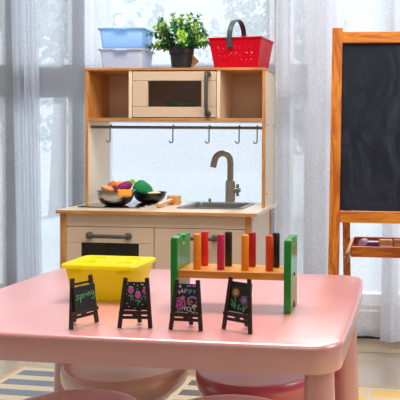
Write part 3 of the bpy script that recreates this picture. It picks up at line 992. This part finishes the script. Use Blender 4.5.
# handle: a strap arching from front wall to back wall
bm = bmesh.new()
pts = []
hx = -.020
for s in range(25):
    a = s / 24 * PI
    y = -(BD / 2 + .011) * math.cos(a)
    z = BH - .020 + .098 * math.sin(a) ** .62
    pts.append(Vector((hx + .006 * math.sin(a), y, z)))
pts = [Vector((hx + .001, -(BD / 2 + .0085), BH - .036))] + pts + [Vector((hx, BD / 2 + .0085, BH - .036))]
rr = []
for i, p in enumerate(pts):
    t_ = (pts[min(i + 1, len(pts) - 1)] - pts[max(i - 1, 0)]).normalized()
    xx = Vector((1, 0, 0)); nn = t_.cross(xx).normalized()
    w_ = .0098
    rr.append([p + xx * w_ + nn * .002, p + xx * w_ * .7 + nn * .004, p - xx * w_ * .7 + nn * .004, p - xx * w_ + nn * .002, p - xx * w_ - nn * .002, p + xx * w_ - nn * .002])
rings(bm, rr)
for sy in (-1, 1):
    lathe(bm, [(.0115, 0), (.0115, .005), (.009, .006)], 20, mat=Matrix.Translation((hx + .001, sy * (BD / 2 + .004), BH - .030)) @ Matrix.Rotation(-sy * PI / 2 * -1 if sy < 0 else -PI / 2, 4, 'X') if sy > 0 else Matrix.Translation((hx + .001, -(BD / 2 + .002), BH - .030)) @ Matrix.Rotation(PI / 2, 4, 'X'))
obj('handle', bm, plain('slate_grey_plastic', (62, 72, 82), .42), bk, smooth=True)

# ------------------------------------------------------------------ pink table
TZ = .48
ta = -.024
TB = thing('play_table', "pink plastic children's table with rounded corners in the foreground", 'table', (-.830, 1.014, 0), ta)
TW, TD = .758, .558
def outline(inset, z, r=.05, bulge=.004, n=8, m=6):
    out = []
    x0, x1, y0, y1 = inset, TW - inset, inset, TD - inset
    r_ = max(.01, r - inset)
    cs = ((x1 - r_, y1 - r_, 0), (x0 + r_, y1 - r_, PI / 2), (x0 + r_, y0 + r_, PI), (x1 - r_, y0 + r_, 1.5 * PI))
    for q, (cx, cy, a0) in enumerate(cs):
        arc = [Vector((cx + r_ * math.cos(a0 + i / n * PI / 2), cy + r_ * math.sin(a0 + i / n * PI / 2), z)) for i in range(n + 1)]
        out += arc
        nx_ = cs[(q + 1) % 4]
        nxt = Vector((nx_[0] + r_ * math.cos(nx_[2]), nx_[1] + r_ * math.sin(nx_[2]), z))
        nrm = Vector((math.cos(a0 + PI / 2), math.sin(a0 + PI / 2), 0))
        for i in range(1, m):
            s = i / m
            out.append(arc[-1].lerp(nxt, s) + nrm * bulge * math.sin(PI * s))
    return out
bm = bmesh.new()
rings(bm, [outline(.03, TZ - .038), outline(.006, TZ - .0445), outline(.003, TZ - .046), outline(.0015, TZ - .042), outline(0, TZ - .010), outline(.0006, TZ - .006), outline(.0022, TZ - .003), outline(.005, TZ - .0008), outline(.009, TZ)], True, True)
obj('tabletop', bm, M['pink'], TB, smooth=True)
for (lx, ly) in ((.040, .052), (TW - .040, .052), (TW - .040, TD - .050), (.040, TD - .050)):
    bm = bmesh.new()
    lathe(bm, [(.041, .0075), (.0425, .011), (.041, .02), (.032, .24), (.0235, TZ - .049), (.0235, TZ - .037)], 36, c=(lx, ly, 0))
    obj('leg', bm, M['pink'], TB, smooth=True)

# ------------------------------------------------------------------ stools
def stool(x, y, mat, matt, label, rz=0, R_=.139):
    t = thing('round_stool', label, 'stool', (x, y, 0), rz, 'round plastic stools under the pink table')
    bm = bmesh.new()
    lathe(bm, [(.001, .294), (R_ * .86, .2955), (R_ * .93, .2975), (R_ * .97, .2965), (R_ * .995, .290), (R_, .28), (R_ * .985, .264), (R_ * .93, .248), (R_ * .84, .236), (R_ * .6, .230), (.001, .228)], 56)
    s = obj('seat', bm, mat, t, smooth=True)
    for k in range(4):
        a = PI / 4 + k * PI / 2
        c, s_ = math.cos(a), math.sin(a)
        bm = bmesh.new()
        rr = []
        for (d, r, z) in ((.066, .027, .242), (.076, .026, .20), (.088, .027, .10), (.098, .029, .012), (.099, .028, .003), (.099, .024, 0)):
            rr.append([Vector((d * c + r * math.cos(i * 2 * PI / 24), d * s_ + r * math.sin(i * 2 * PI / 24), z)) for i in range(24)])
        rings(bm, rr)
        obj('leg', bm, mat, t, smooth=True)
    return t
Z7 = .007
def on_rug(t): t.location.z = .0074; return t
M['stool_cream'] = plain('pink_cream_plastic', (255, 226, 208), .3, var=.02, coat=1)
on_rug(stool(-.583, 1.408, M['stool_cream'], None, 'pale pink round stool under the table middle, its creamy side showing', .3))
on_rug(stool(-.572, 1.100, M['stool_pink'], None, 'pink round stool nearest the camera at the bottom left', .1))
on_rug(stool(-.282, 1.412, M['stool_magenta'], None, 'magenta round stool tucked under the right half of the table', .5))
on_rug(stool(-.287, 1.104, M['stool_pink'], None, 'pink round stool rim just visible before the magenta stool', .7))

# ------------------------------------------------------------------ yellow box on the table
zt = TZ + .0002
LZ = .0745
yb = thing('lidded_box', 'translucent yellow plastic box with a dimpled lid standing on the pink table', 'box', (-.563, 1.272, zt), -.02)
bw, bd = .157, .112
bm = bmesh.new()
def yr(e, z, r=.010):
    s = z / .066
    W, D = bw / 2 - .006 - .011 * (1 - s) + e, bd / 2 - .006 - .009 * (1 - s) + e
    return rrect(-W, W, -D, D, r, z)
rings(bm, [yr(-.003, 0), yr(0, .003), yr(0, .066)], True, True)
obj('box_body', bm, M['yellow'], yb, smooth=True)
bm = bmesh.new()
L = lambda e, z, r=.012: rrect(-bw / 2 + e, bw / 2 - e, -bd / 2 + e, bd / 2 - e, r, z)
rings(bm, [L(.004, .064), L(.0005, .0655), L(0, .0665), L(0, .0705), L(.0018, .0725), L(.010, .0728)], True, False)
# lid plate with four round dimples
gx = [-bw / 2 + .010, -.0, bw / 2 - .010]; gy = [-bd / 2 + .010, 0, bd / 2 - .010]
for i in range(2):
    for j in range(2):
        a, b_, c, d = gx[i], gx[i + 1], gy[j], gy[j + 1]
        cx_, cy_ = (a + b_) / 2 + (.004 if i else -.004), (c + d) / 2
        N = 24
        ou, i1, i2 = [], [], []
        for k in range(N):
            t_ = 2 * PI * k / N + PI / 4
            cs, sn = math.cos(t_), math.sin(t_)
            m_ = max(abs(cs), abs(sn))
            X = (b_ if cs > 0 else a) if abs(cs) >= abs(sn) - 1e-6 else cx_ + cs / m_ * (b_ - a) / 2
            Y = (d if sn > 0 else c) if abs(sn) >= abs(cs) - 1e-6 else (c + d) / 2 + sn / m_ * (d - c) / 2
            ou.append(bm.verts.new((X, Y, .0728)))
            i1.append(bm.verts.new((cx_ + .0185 * cs, cy_ + .0150 * sn, .0728)))
            i2.append(bm.verts.new((cx_ + .0165 * cs, cy_ + .0132 * sn, .0698)))
        for k in range(N):
            l = (k + 1) % N
            bm.faces.new((ou[k], ou[l], i1[l], i1[k])); bm.faces.new((i1[k], i1[l], i2[l], i2[k]))
        bm.faces.new(i2)
bmesh.ops.remove_doubles(bm, verts=bm.verts, dist=.0001)
obj('lid', bm, M['yellow'], yb, smooth=True)
for sx in (-1, 1):
    bm = bmesh.new()
    box(bm, sx * .051 - .012, sx * .051 + .012, -bd / 2 - .0005, -bd / 2 + .010, .0555, .0645)
    obj('latch', bm, M['yellow'], yb, .002)

# ------------------------------------------------------------------ peg bench
g0 = Vector((-.292, 1.219, zt))
pb = thing('peg_bench', 'wooden pounding bench with green end panels standing on the pink table', 'toy', g0, 0)
prof = [(-.0395, 0), (-.0125, 0), (-.010, .010), (-.0045, .016), (.0045, .016), (.010, .010), (.0125, 0), (.0395, 0), (.0395, .002)]
top = [(.0395, .130), (.037, .1355), (.016, .137), (.011, .134), (.008, .124), (.003, .118), (-.003, .118), (-.008, .124), (-.011, .134), (-.016, .137), (-.037, .1355), (-.0395, .130)]
poly = prof[:-1] + top
for x0 in (-.1135, .1000):
    bm = bmesh.new(); prism(bm, poly, x0, x0 + .0135, 'X')
    pnl = obj('end_panel', bm, M['green'], pb, .0012)
    bm = bmesh.new()
    for (y, z) in ((0, .066),):
        for xx, sg in ((x0 - .0002, -1), (x0 + .0137, 1)):
            lathe(bm, [(.0036, 0), (.0036, .0012), (.0015, .0014)], 14, mat=Matrix.Translation((xx, y, z)) @ Matrix.Rotation(sg * PI / 2, 4, 'Y'))
    obj('screw_cap', bm, plain('dark_screw', (30, 60, 34), .5), pnl, smooth=True)
    bm = bmesh.new()
    blob(bm, (x0 + .007, 0, .121), .005, .005, .004, n=2)
    obj('screw_cap', bm, plain('brass_screw', (214, 214, 60), .3, .3), pnl, smooth=True)
bm = bmesh.new(); box(bm, -.1, .1, -.037, .037, .0605, .0745)
obj('peg_board', bm, M['bench_wood'], pb, .0012)
front = [('orange', 197.2, 'orange'), ('magenta', 220.8, 'magenta'), ('orange', 245, 'orange'), ('scarlet', 269.4, 'orange-red')]
back = [('red', 204.8), ('black', 228.5), ('crimson', 252.3), ('black', 276)]
lab = {197.2: 'orange fluted peg nearest the left green panel, front row', 220.8: 'magenta fluted peg in the front row of the bench',
       245: 'orange fluted peg in the front row, right of the magenta one', 269.4: 'orange-red fluted peg at the right end of the front row',
       204.8: 'red fluted peg at the left end of the back row', 228.5: 'black fluted peg in the back row, behind the magenta one',
       252.3: 'crimson fluted peg in the back row beside a front orange one', 276: 'black fluted peg nearest the right green panel, back row'}
def peg(mat, x, y, p):
    bm = bmesh.new()
    lathe(bm, [(.0062, 0), (.0068, .001), (.0068, .0635), (.0060, .0655), (.004, .066)], 48, lobe=.055, nl=12)
    o = obj('fluted_peg', bm, PEG[mat], None, smooth=True, loc=(x, y, zt + .0747))
    tag(o, lab[p], 'peg', 'pegs on the pounding bench')
for m, p, _ in front: peg(m, aty(p, 255, 1.202).x, 1.202, p)
for m, p in back: peg(m, aty(p, 250, 1.238).x, 1.238, p)

# ------------------------------------------------------------------ mini chalkboard easels
def ribbon(bm, pts, w, y):
    """flat stroke in the board plane (x right, z up), facing -y"""
    P = [Vector((p[0], 0, p[1])) for p in pts]
    n = len(P)
    vs = []
    for i in range(n):
        t_ = P[min(i + 1, n - 1)] - P[max(i - 1, 0)]
        if t_.length < 1e-9: t_ = Vector((1, 0, 0))
        t_.normalize()
        s = Vector((-t_.z, 0, t_.x)) * w / 2
        vs.append((bm.verts.new(P[i] + s + Vector((0, y, 0))), bm.verts.new(P[i] - s + Vector((0, y, 0)))))
    for i in range(n - 1):
        bm.faces.new((vs[i][0], vs[i + 1][0], vs[i + 1][1], vs[i][1]))
def arc(cx, cz, r, a0, a1, n=10, rz=None):
    rz = rz or r
    return [(cx + r * math.cos(math.radians(a0 + (a1 - a0) * i / n)), cz + rz * math.sin(math.radians(a0 + (a1 - a0) * i / n))) for i in range(n + 1)]
def smoothp(pts, n=5):
    out = []
    for i in range(len(pts) - 1):
        p0 = pts[max(i - 1, 0)]; p1 = pts[i]; p2 = pts[i + 1]; p3 = pts[min(i + 2, len(pts) - 1)]
        for k in range(n):
            t_ = k / n
            out.append(tuple(.5 * ((2 * p1[d]) + (-p0[d] + p2[d]) * t_ + (2 * p0[d] - 5 * p1[d] + 4 * p2[d] - p3[d]) * t_ ** 2 + (-p0[d] + 3 * p1[d] - 3 * p2[d] + p3[d]) * t_ ** 3) for d in (0, 1)))
    out.append(pts[-1])
    return out

def easel(label, x, y, rz, board_front=False, k=1, bh=.047):
    t = thing('mini_easel', label, 'easel', (x, y, zt), rz, 'mini chalkboard easels on the pink table')
    lean = .0075 * k; H = .083 * k
    fx = .0262 * k; txx = .0180 * k
    def pt(s, side, dy=0):   # along a front leg
        return Vector((side * (fx + (txx - fx) * s), lean * s + dy, H * s))
    for sd_ in (-1, 1):
        bm = bmesh.new(); beam(bm, pt(.0, sd_), pt(1, sd_), .0068, .0042, up=(0, 1, 0))
        obj('leg', bm, M['blackwood'], t, .0005)
    bm = bmesh.new(); beam(bm, (0, .027, .002), (0, lean * .80 + .004, H * .80), .0068, .004, up=(0, 1, 0))
    obj('leg', bm, M['blackwood'], t, .0005)
    bm = bmesh.new()
    def cross(s, h, d, dy, ext=0):
        a, b_ = pt(s, -1, dy), pt(s, 1, dy)
        a.x -= ext; b_.x += ext
        beam(bm, a, b_, d, h, up=(0, lean, H))
    cross(.305, .0060, .007, -.003 if board_front else -.001, .003)
    obj('ledge', bm, M['blackwood'], t, .0004)
    bm = bmesh.new(); cross(.205, .0050, .003, -.0005)
    obj('crossbar', bm, M['blackwood'], t, .0004)
    bm = bmesh.new(); c = pt(.255, 1); box(bm, -.004, .004, c.y - .003, c.y + .001, c.z - .0028, c.z + .0022)
    obj('centre_block', bm, M['blackwood'], t)
    bm = bmesh.new(); cross(.86 if board_front else .80, .004, .003, .003)
    obj('crossbar', bm, M['blackwood'], t, .0004)
    ang = math.atan2(lean, H)
    s0 = .345
    p = pt(s0, 1)
    dy = -.0050 if board_front else .0032
    m = Matrix.Translation((0, p.y + dy, p.z)) @ Matrix.Rotation(-ang, 4, 'X')
    bm = bmesh.new()
    bw_ = .0215 * k
    box(bm, -bw_, bw_, -.0015, .0015, 0, bh * k)
    b_ = obj('chalkboard', bm, M['slate'], t, .0003)
    b_.matrix_local = m @ Matrix.Diagonal((k, 1, bh * k / .0525, 1)) if False else m
    return t, b_

def draw(board, groups, sz=.9, sx=.95):
    for col, strokes, w in groups:
        bm = bmesh.new()
        for s in strokes: ribbon(bm, [(p[0] * sx, p[1] * sz) for p in s], w * (1.0 if sx == 1 else 1.2), -.0019)
        for f in bm.faces: f.normal_update()
        o = obj('chalk_drawing', bm, CHALK[col], board)

def easel_at(lf, rf):
    a, b_ = atz(lf[0], lf[1], TZ), atz(rf[0], rf[1], TZ)
    easel_at.k = min(1.12, max(1, (b_ - a).length / .0524))
    return (a + b_) / 2, math.atan2(b_.y - a.y, b_.x - a.x)
# 1 : "spring"
c, r = easel_at((72.5, 329.5), (95.6, 322))
e1, bd1 = easel('mini chalkboard easel with green handwritten "spring", turned to the right', c.x, c.y, r * .92, True, 1.0, .040)
U = .0040
def sc(pts, ox, oz, k=U): return smoothp([(ox + p[0] * k, oz + p[1] * k) for p in pts])
word = []
x = -.0175; z0 = .022
word.append(sc([(1.2, 1.9), (.4, 2.1), (.2, 1.4), (.9, .9), (1.0, .2), (.3, -.1), (-.2, .3)], x, z0))                       # s
word.append(sc([(0, 1.8), (.15, 0), (.2, -2.0)], x + .0072, z0 + .0005)); word.append(sc([(.1, 1.3), (.9, 2), (1.4, 1.2), (1.0, .2), (.2, .3)], x + .0072, z0 + .0005))  # p
word.append(sc([(0, 1.8), (.2, .1)], x + .0145, z0 + .001)); word.append(sc([(.15, 1.2), (.6, 1.9), (1.1, 1.8)], x + .0145, z0 + .001))    # r
word.append(sc([(0, 1.8), (.1, .1)], x + .0205, z0 + .002)); word.append(sc([(.05, 2.7), (.15, 2.8)], x + .0205, z0 + .002))     # i
word.append(sc([(0, 1.8), (.1, .1)], x + .0235, z0 + .0025)); word.append(sc([(.1, 1.2), (.6, 1.9), (1.0, 1.6), (1.1, .1)], x + .0235, z0 + .0025))  # n
word.append(sc([(1.3, 1.6), (.6, 2.0), (.1, 1.2), (.5, .3), (1.3, .9)], x + .0300, z0 + .003)); word.append(sc([(1.35, 1.8), (1.4, -.6), (.8, -1.8), (0, -1.3)], x + .0300, z0 + .003))   # g
draw(bd1, [('green', word, .0010)], .86, 1)
# 2 : tulips
c, r = easel_at((119.6, 327.6), (150.2, 328))
e2, bd2 = easel('mini chalkboard easel with three pink chalk tulips, second from the left', c.x, c.y, r)
def fill(cx, cz, rx, rz, n=7):
    return [[(cx - rx * math.sqrt(max(0, 1 - ((i / (n - 1) * 2 - 1) * .95) ** 2)), cz + rz * (i / (n - 1) * 2 - 1) * .95),
             (cx + rx * math.sqrt(max(0, 1 - ((i / (n - 1) * 2 - 1) * .95) ** 2)), cz + rz * (i / (n - 1) * 2 - 1) * .95)] for i in range(n)]
tp = [(-.0095, .0365), (.0035, .0275), (.0165, .0355)]
pk, wh, gr = [], [], []
for (a, b_) in tp:
    pk += fill(a, b_, .0054, .0054, 9)
    pk += [[(a - .0048, b_ + .002), (a - .0062, b_ + .0005)], [(a - .002, b_ - .004), (a - .0005, b_ - .0062)]]
    wh += [arc(a - .001, b_ + .0042, .0032, 20, 160), arc(a + .001, b_ + .005, .002, 0, 200)]
    gr += [smoothp([(a + .0005, b_ - .006), (a + .0012, b_ - .012), (a + .0002, b_ - .018)]), smoothp([(a + .0008, b_ - .012), (a - .003, b_ - .009), (a - .0048, b_ - .011)]), smoothp([(a + .0008, b_ - .013), (a + .004, b_ - .010), (a + .005, b_ - .012)])]
dots = []
for (a, b_, q) in ((-.016, .048, .0014), (-.004, .048, .0008), (.002, .0455, .0011), (.0095, .0475, .0018), (.012, .047, .0015), (-.016, .012, .001), (-.012, .006, .001), (-.002, .003, .0010), (.012, .010, .001), (.002, .039, .0009), (-.005, .020, .0008), (.010, .021, .0009), (-.017, .030, .0008)):
    dots += [[(a - q, b_), (a + q, b_ + .0004)], [(a - q * .6, b_ + q * .6), (a + q * .6, b_ + q * .7)]]
draw(bd2, [('pink', pk, .0016), ('white', wh + dots, .0011), ('green', gr, .0009)])
# 3 : HAPPY
c, r = easel_at((170.5, 329.5), (201, 331))
e3, bd3 = easel('mini chalkboard easel reading HAPPY in colourful chalk, third from the left', c.x, c.y, r)
Hh = .0075; Wd = .0048
def glyph(ch, x, z):
    h, w = Hh, Wd
    G = {'H': [[(0, 0), (0, h)], [(w, 0), (w, h)], [(0, h * .5), (w, h * .5)]],
         'A': [[(0, 0), (w / 2, h)], [(w / 2, h), (w, 0)], [(w * .2, h * .4), (w * .8, h * .4)]],
         'P': [[(0, 0), (0, h)], [(0, h), (w * .8, h * .95), (w, h * .75), (w * .8, h * .52), (0, h * .48)]],
         'Y': [[(0, h), (w / 2, h * .5)], [(w, h), (w / 2, h * .5), (w / 2, 0)]],
         '5': [[(w, h), (0, h), (0, h * .55), (w * .7, h * .6), (w, h * .3), (w * .6, 0), (0, .0005)]],
         'O': [arc(w / 2, h / 2, w / 2, 0, 360, 12, h / 2)]}[ch]
    return [[(x + p[0], z + p[1]) for p in s] for s in G]
hp = []
for i, ch in enumerate('HAPPY'): hp += glyph(ch, -.0195 + i * .0076, .033 + .0022 * math.sin(i * 1.3) * .8 + (.0006 * i))
star = []
for k in range(5): 
    a = k * 72 + 20
    star += [[(-.0135, .0475), (-.0135 + .0032 * math.cos(math.radians(a)), .0475 + .0032 * math.sin(math.radians(a)))]]
pnk = glyph('H', -.019, .0165) + glyph('O', -.0125, .0165) + glyph('P', -.019, .0075) + glyph('O', -.0125, .0075) + [arc(-.0125, .0163, .0092, 0, 360, 20, .0105)] + [[(.009, .049), (.014, .0505)], [(.010, .0475), (.016, .0495)]]
lil = [arc(.010, .0235, .0085, 10, 200, 12, .006), arc(.010, .020, .0095, 0, 180, 12, .007), arc(.003, .046, .004, 20, 160), [(-.002, .0475), (.006, .0485)]]
whi = fill(.014, .012, .005, .003, 4) + [arc(.004, .006, .0035, 0, 360), arc(.011, .0045, .004, 0, 360), arc(-.002, .007, .0025, 0, 300), [(.016, .018), (.020, .022)]]
ora = fill(-.0075, .027, .0036, .003, 4) + [arc(.006, .018, .004, 0, 300), [(.003, .016), (.010, .020)]]
teal = fill(-.008, .002, .004, .0014, 2) + fill(.015, .002, .004, .0016, 2) + [[(-.018, .0035), (-.012, .002)]]
draw(bd3, [('white', hp[:7] + star + whi, .0011), ('blue', hp[7:], .0011), ('pink', pnk, .0013), ('lilac', lil, .0014), ('orange', ora, .0012), ('teal', teal, .0014)])
# 4 : two flowers
c, r = easel_at((224, 327.5), (250.2, 335.5))
e4, bd4 = easel('mini chalkboard easel with two daisy-like chalk flowers, rightmost of the four', c.x, c.y, r * .68, False, 1.06)
def sun(cx, cz, r0_, r1_, n):
    return [[(cx + r0_ * math.cos(2 * PI * k / n), cz + r0_ * math.sin(2 * PI * k / n)), (cx + r1_ * math.cos(2 * PI * k / n), cz + r1_ * math.sin(2 * PI * k / n))] for k in range(n)]
ye = [arc(-.0085, .036, .0042, 0, 360, 14), arc(-.0085, .036, .0022, 0, 360, 10)]
og = sun(-.0085, .036, .0045, .0088, 13)
li = sun(.0105, .0235, .0025, .0085, 12)
wi = [arc(.0105, .0235, .0026, 0, 360, 12)] + sun(.0105, .0235, .007, .0092, 12)[::2]
gn = [[(-.009, .027), (-.0085, .006)], smoothp([(-.0088, .012), (-.014, .017), (-.017, .022)]), smoothp([(-.0088, .009), (-.014, .011), (-.018, .014)]),
      [(.0105, .014), (.0105, .002)], smoothp([(.0105, .006), (.015, .010), (.018, .015)])]
te = [smoothp([(-.001, .002), (-.002, .010), (.001, .015)]), arc(.002, .010, .003, 90, 330), smoothp([(.0105, .004), (.006, .008), (.0045, .006)]), [(.008, .003), (.013, .004)], [(.009, .010), (.0125, .011)]]
draw(bd4, [('yellow', ye, .0011), ('orange', og, .0010), ('lilac', li, .0011), ('white', wi, .0010), ('green', gn, .0011), ('teal', te, .0010)])

# ------------------------------------------------------------------ big chalkboard easel
ex0, ex1 = -.1860, .262
EZ = thing('chalkboard_easel', 'large orange pine easel with black chalkboard standing right of the table', 'easel', ((ex0 + ex1) / 2, 2.05, 0))
ox = (ex0 + ex1) / 2
pw = .0325; T0, T1 = .0, 1.157
yb0, yt0 = -.10, .025       # lean of the front frame (y at floor / at top)
def fy(z): return yb0 + (yt0 - yb0) * z / T1
for a in (ex0, ex1 - pw):
    bm = bmesh.new(); beam(bm, (a + pw / 2 - ox, fy(.0075), .0075), (a + pw / 2 - ox, fy(T1), T1), pw, .022, up=(0, 1, 0))
    p_ = obj('leg', bm, M['pine'], EZ, .0015)
    bm = bmesh.new()
    for dx_ in (-.007, .008):
        lathe(bm, [(.0045, 0), (.0045, .0025), (.002, .0035)], 12, c=(a + pw / 2 - ox + dx_, fy(T1), T1))
    obj('screw_cap', bm, M['steel'], p_, smooth=True)
bm = bmesh.new()
beam(bm, (ex0 + pw + .0003 - ox, fy(1.126), 1.126), (ex1 - pw - ox, fy(1.126), 1.126), .020, .036, up=(0, .1, 1))
obj('top_rail', bm, M['pine_x'], EZ, .0012)
bm = bmesh.new()
beam(bm, (ex0 + pw + .0003 - ox, fy(.567), .567), (ex1 - pw - ox, fy(.567), .567), .020, .036, up=(0, .1, 1))
obj('bottom_rail', bm, M['pine_x'], EZ, .0012)
def board_mat():
    m, t, b, o = nt('dusty_chalkboard')
    tc = node(t, 'ShaderNodeTexCoord')
    mp = node(t, 'ShaderNodeMapping'); mp.inputs['Scale'].default_value = (6, 6, 3); mp.inputs['Rotation'].default_value = (0, .7, 0)
    t.links.new(tc.outputs['Object'], mp.inputs[0])
    nz = node(t, 'ShaderNodeTexNoise', i_Scale=1.4, i_Detail=6, i_Roughness=.65, i_Distortion=1.5)
    t.links.new(mp.outputs[0], nz.inputs['Vector'])
    cr = node(t, 'ShaderNodeValToRGB')
    cr.color_ramp.elements[0].position = .45; cr.color_ramp.elements[0].color = lin((24, 30, 44))
    cr.color_ramp.elements[1].position = .8; cr.color_ramp.elements[1].color = lin((58, 64, 80))
    t.links.new(nz.outputs['Fac'], cr.inputs[0])
    t.links.new(cr.outputs[0], b.inputs['Base Color'])
    b.inputs['Roughness'].default_value = .7
    b.inputs['Specular IOR Level'].default_value = .25
    return m
bm = bmesh.new()
beam(bm, (0, fy(.5855), .5855), (0, fy(1.1075), 1.1075), ex1 - ex0 - 2 * pw - .0005, .008, up=(0, 1, 0))
obj('chalkboard', bm, board_mat(), EZ)
# rear frame
for a in (-.1525, ex1 - pw - .015 + .0):
    bm = bmesh.new(); beam(bm, (a - ox, .42, 0), (a - ox, .052, 1.145), .026, .020, up=(0, 1, 0))
    obj('leg', bm, M['pine'], EZ, .0015)
bm = bmesh.new(); beam(bm, (ex0 + .045 - ox, .055, 1.12), (ex1 - .05 - ox, .055, 1.12), .014, .03, up=(0, .1, 1))
obj('rear_rail', bm, M['pine_x'], EZ, .001)
# tray
tz1 = .455
trx0, trx1 = -.1355, ex1 - pw - .032
for a in (trx0, trx1 - .010):
    bm = bmesh.new()
    box(bm, a - ox, a + .010 - ox, -.045, .295, tz1 - .028, tz1)
    obj('tray_side', bm, M['pine_y'], EZ, .001)
bm = bmesh.new(); box(bm, trx0 + .0103 - ox, trx1 - .0103 - ox, .085, .097, tz1 - .034, tz1)
tr_ = obj('tray_front', bm, M['pine_x'], EZ, .001)
bm = bmesh.new(); box(bm, trx0 + .0103 - ox, trx1 - .0103 - ox, .283, .295, tz1 - .028, tz1 + .004)
obj('tray_back', bm, M['redbrown'], EZ, .001)
bm = bmesh.new(); box(bm, trx0 + .0103 - ox, trx1 - .0103 - ox, .0973, .2827, tz1 - .030, tz1 - .024)
obj('tray_floor', bm, M['redbrown'], EZ)
bm = bmesh.new()
tube(bm, [(trx0 - .004 - ox, -.035, tz1 - .016), (trx0 + .014 - ox, -.035, tz1 - .016)], .005, 12)
obj('hinge_pin', bm, M['mallet_wood'], EZ, smooth=True)
bm = bmesh.new()
beam(bm, (trx0 + .0005 - ox, -.047, tz1 + .003), (trx0 + .006 - ox, -.047, tz1 - .030), .003, .002)
beam(bm, (trx0 + .0075 - ox, -.047, tz1 + .003), (trx0 + .0125 - ox, -.047, tz1 - .020), .003, .002)
obj('metal_bracket', bm, M['steel'], EZ)
# chalk things in the tray
tf = tz1 - .0239
q = aty(363.5, 242, 2.27)
bm = bmesh.new(); tube(bm, [(-.006, -.010, .015), (.006, .012, .018)], [.0145, .0145], 16)
tag(obj('chalk_stick', bm, M['chalklilac'], smooth=True, loc=(q.x, 2.27, tf)), 'thick lilac-white chalk stick at the left end of the easel tray', 'chalk')
q = aty(373, 243, 2.29)
t = thing('chalk_box', 'small purple chalk box beside the lilac chalk in the easel tray', 'box', (q.x, 2.28, tf))
bm = bmesh.new(); box(bm, -.020, .020, -.014, .014, 0, .021); obj('carton', bm, M['boxpurple'], t, .001)
bm = bmesh.new(); box(bm, -.0202, .0202, -.0142, .0142, .0185, .0215); obj('lid', bm, M['chalkwhite'], t, .001)
q = aty(385, 243, 2.28)
t = thing('felt_eraser', 'wooden-backed felt eraser lying in the middle of the easel tray', 'eraser', (q.x + .003, 2.27, tf), .1)
bm = bmesh.new(); box(bm, -.022, .022, -.014, .014, .014, .030); obj('eraser_back', bm, M['mallet_wood'], t, .0015)
bm = bmesh.new(); box(bm, -.021, .021, -.013, .013, 0, .0138); obj('felt_pad', bm, M['chalkwhite'], t, .001)
t = thing('chalk_carton', 'open tan chalk carton at the right of the tray beside the eraser', 'box', (q.x + .065, 2.27, tf), -.05)
bm = bmesh.new(); box(bm, -.034, .034, -.015, .015, 0, .031); obj('carton', bm, M['tag'], t, .001)
bm = bmesh.new(); box(bm, -.030, .030, -.0155, -.0151, .004, .017); obj('printed_panel', bm, M['peach'], t)

# ------------------------------------------------------------------ light
W = bpy.data.worlds.new('World'); S.world = W
W.use_nodes = True
wt_ = W.node_tree
bg = wt_.nodes['Background']
sky = node(wt_, 'ShaderNodeTexSky')
sky.sky_type = 'HOSEK_WILKIE'
sky.turbidity = 6
sky.sun_direction = Vector((.2, .6, .75)).normalized()
mixw = node(wt_, 'ShaderNodeMix', data_type='RGBA')
mixw.inputs['Factor'].default_value = .92
wt_.links.new(sky.outputs[0], mixw.inputs['A'])
mixw.inputs['B'].default_value = (.86, .93, 1, 1)
wt_.links.new(mixw.outputs['Result'], bg.inputs['Color'])
bg.inputs['Strength'].default_value = 1.12

def area(name, loc, target, sx, sy, power, col):
    d = bpy.data.lights.new(name, 'AREA'); d.shape = 'RECTANGLE'; d.size = sx; d.size_y = sy
    d.energy = power; d.color = col
    o = bpy.data.objects.new(name, d); COL.objects.link(o)
    o.location = loc
    o.rotation_euler = (Vector(target) - Vector(loc)).to_track_quat('-Z', 'Y').to_euler()
    return o
area('overhead_fill', (-.55, 1.6, 2.44), (-.55, 1.5, 0), 1.6, .7, 52, (1, .93, .86))  # added overhead fill without a fixture, brightens table top and kitchen
area('side_fill', (1.6, 1.1, 1.7), (-.6, 2.2, .7), 1.2, 1.2, 19, (1, .94, .88))  # unseen fill added at the right for the kitchen's side and front
sun_d = bpy.data.lights.new('sun', 'SUN'); sun_d.energy = 3.4; sun_d.angle = .3; sun_d.color = (1, .96, .9)
so = bpy.data.objects.new('sun', sun_d); COL.objects.link(so)
so.rotation_euler = Vector((-.10, -1, -.72)).to_track_quat('-Z', 'Y').to_euler()

area('front_fill', (.1, -.9, 2.1), (-.5, 1.4, .5), 1.4, 1.0, 8, (1, .95, .9))  # weak fill added behind the camera for the fronts of things
S.view_settings.view_transform = 'Standard'
S.view_settings.look = 'None'
S.view_settings.exposure = 0
S.cycles.use_denoising = True
S.cycles.max_bounces = 10
S.cycles.transparent_max_bounces = 24
S.cycles.sample_clamp_indirect = 6
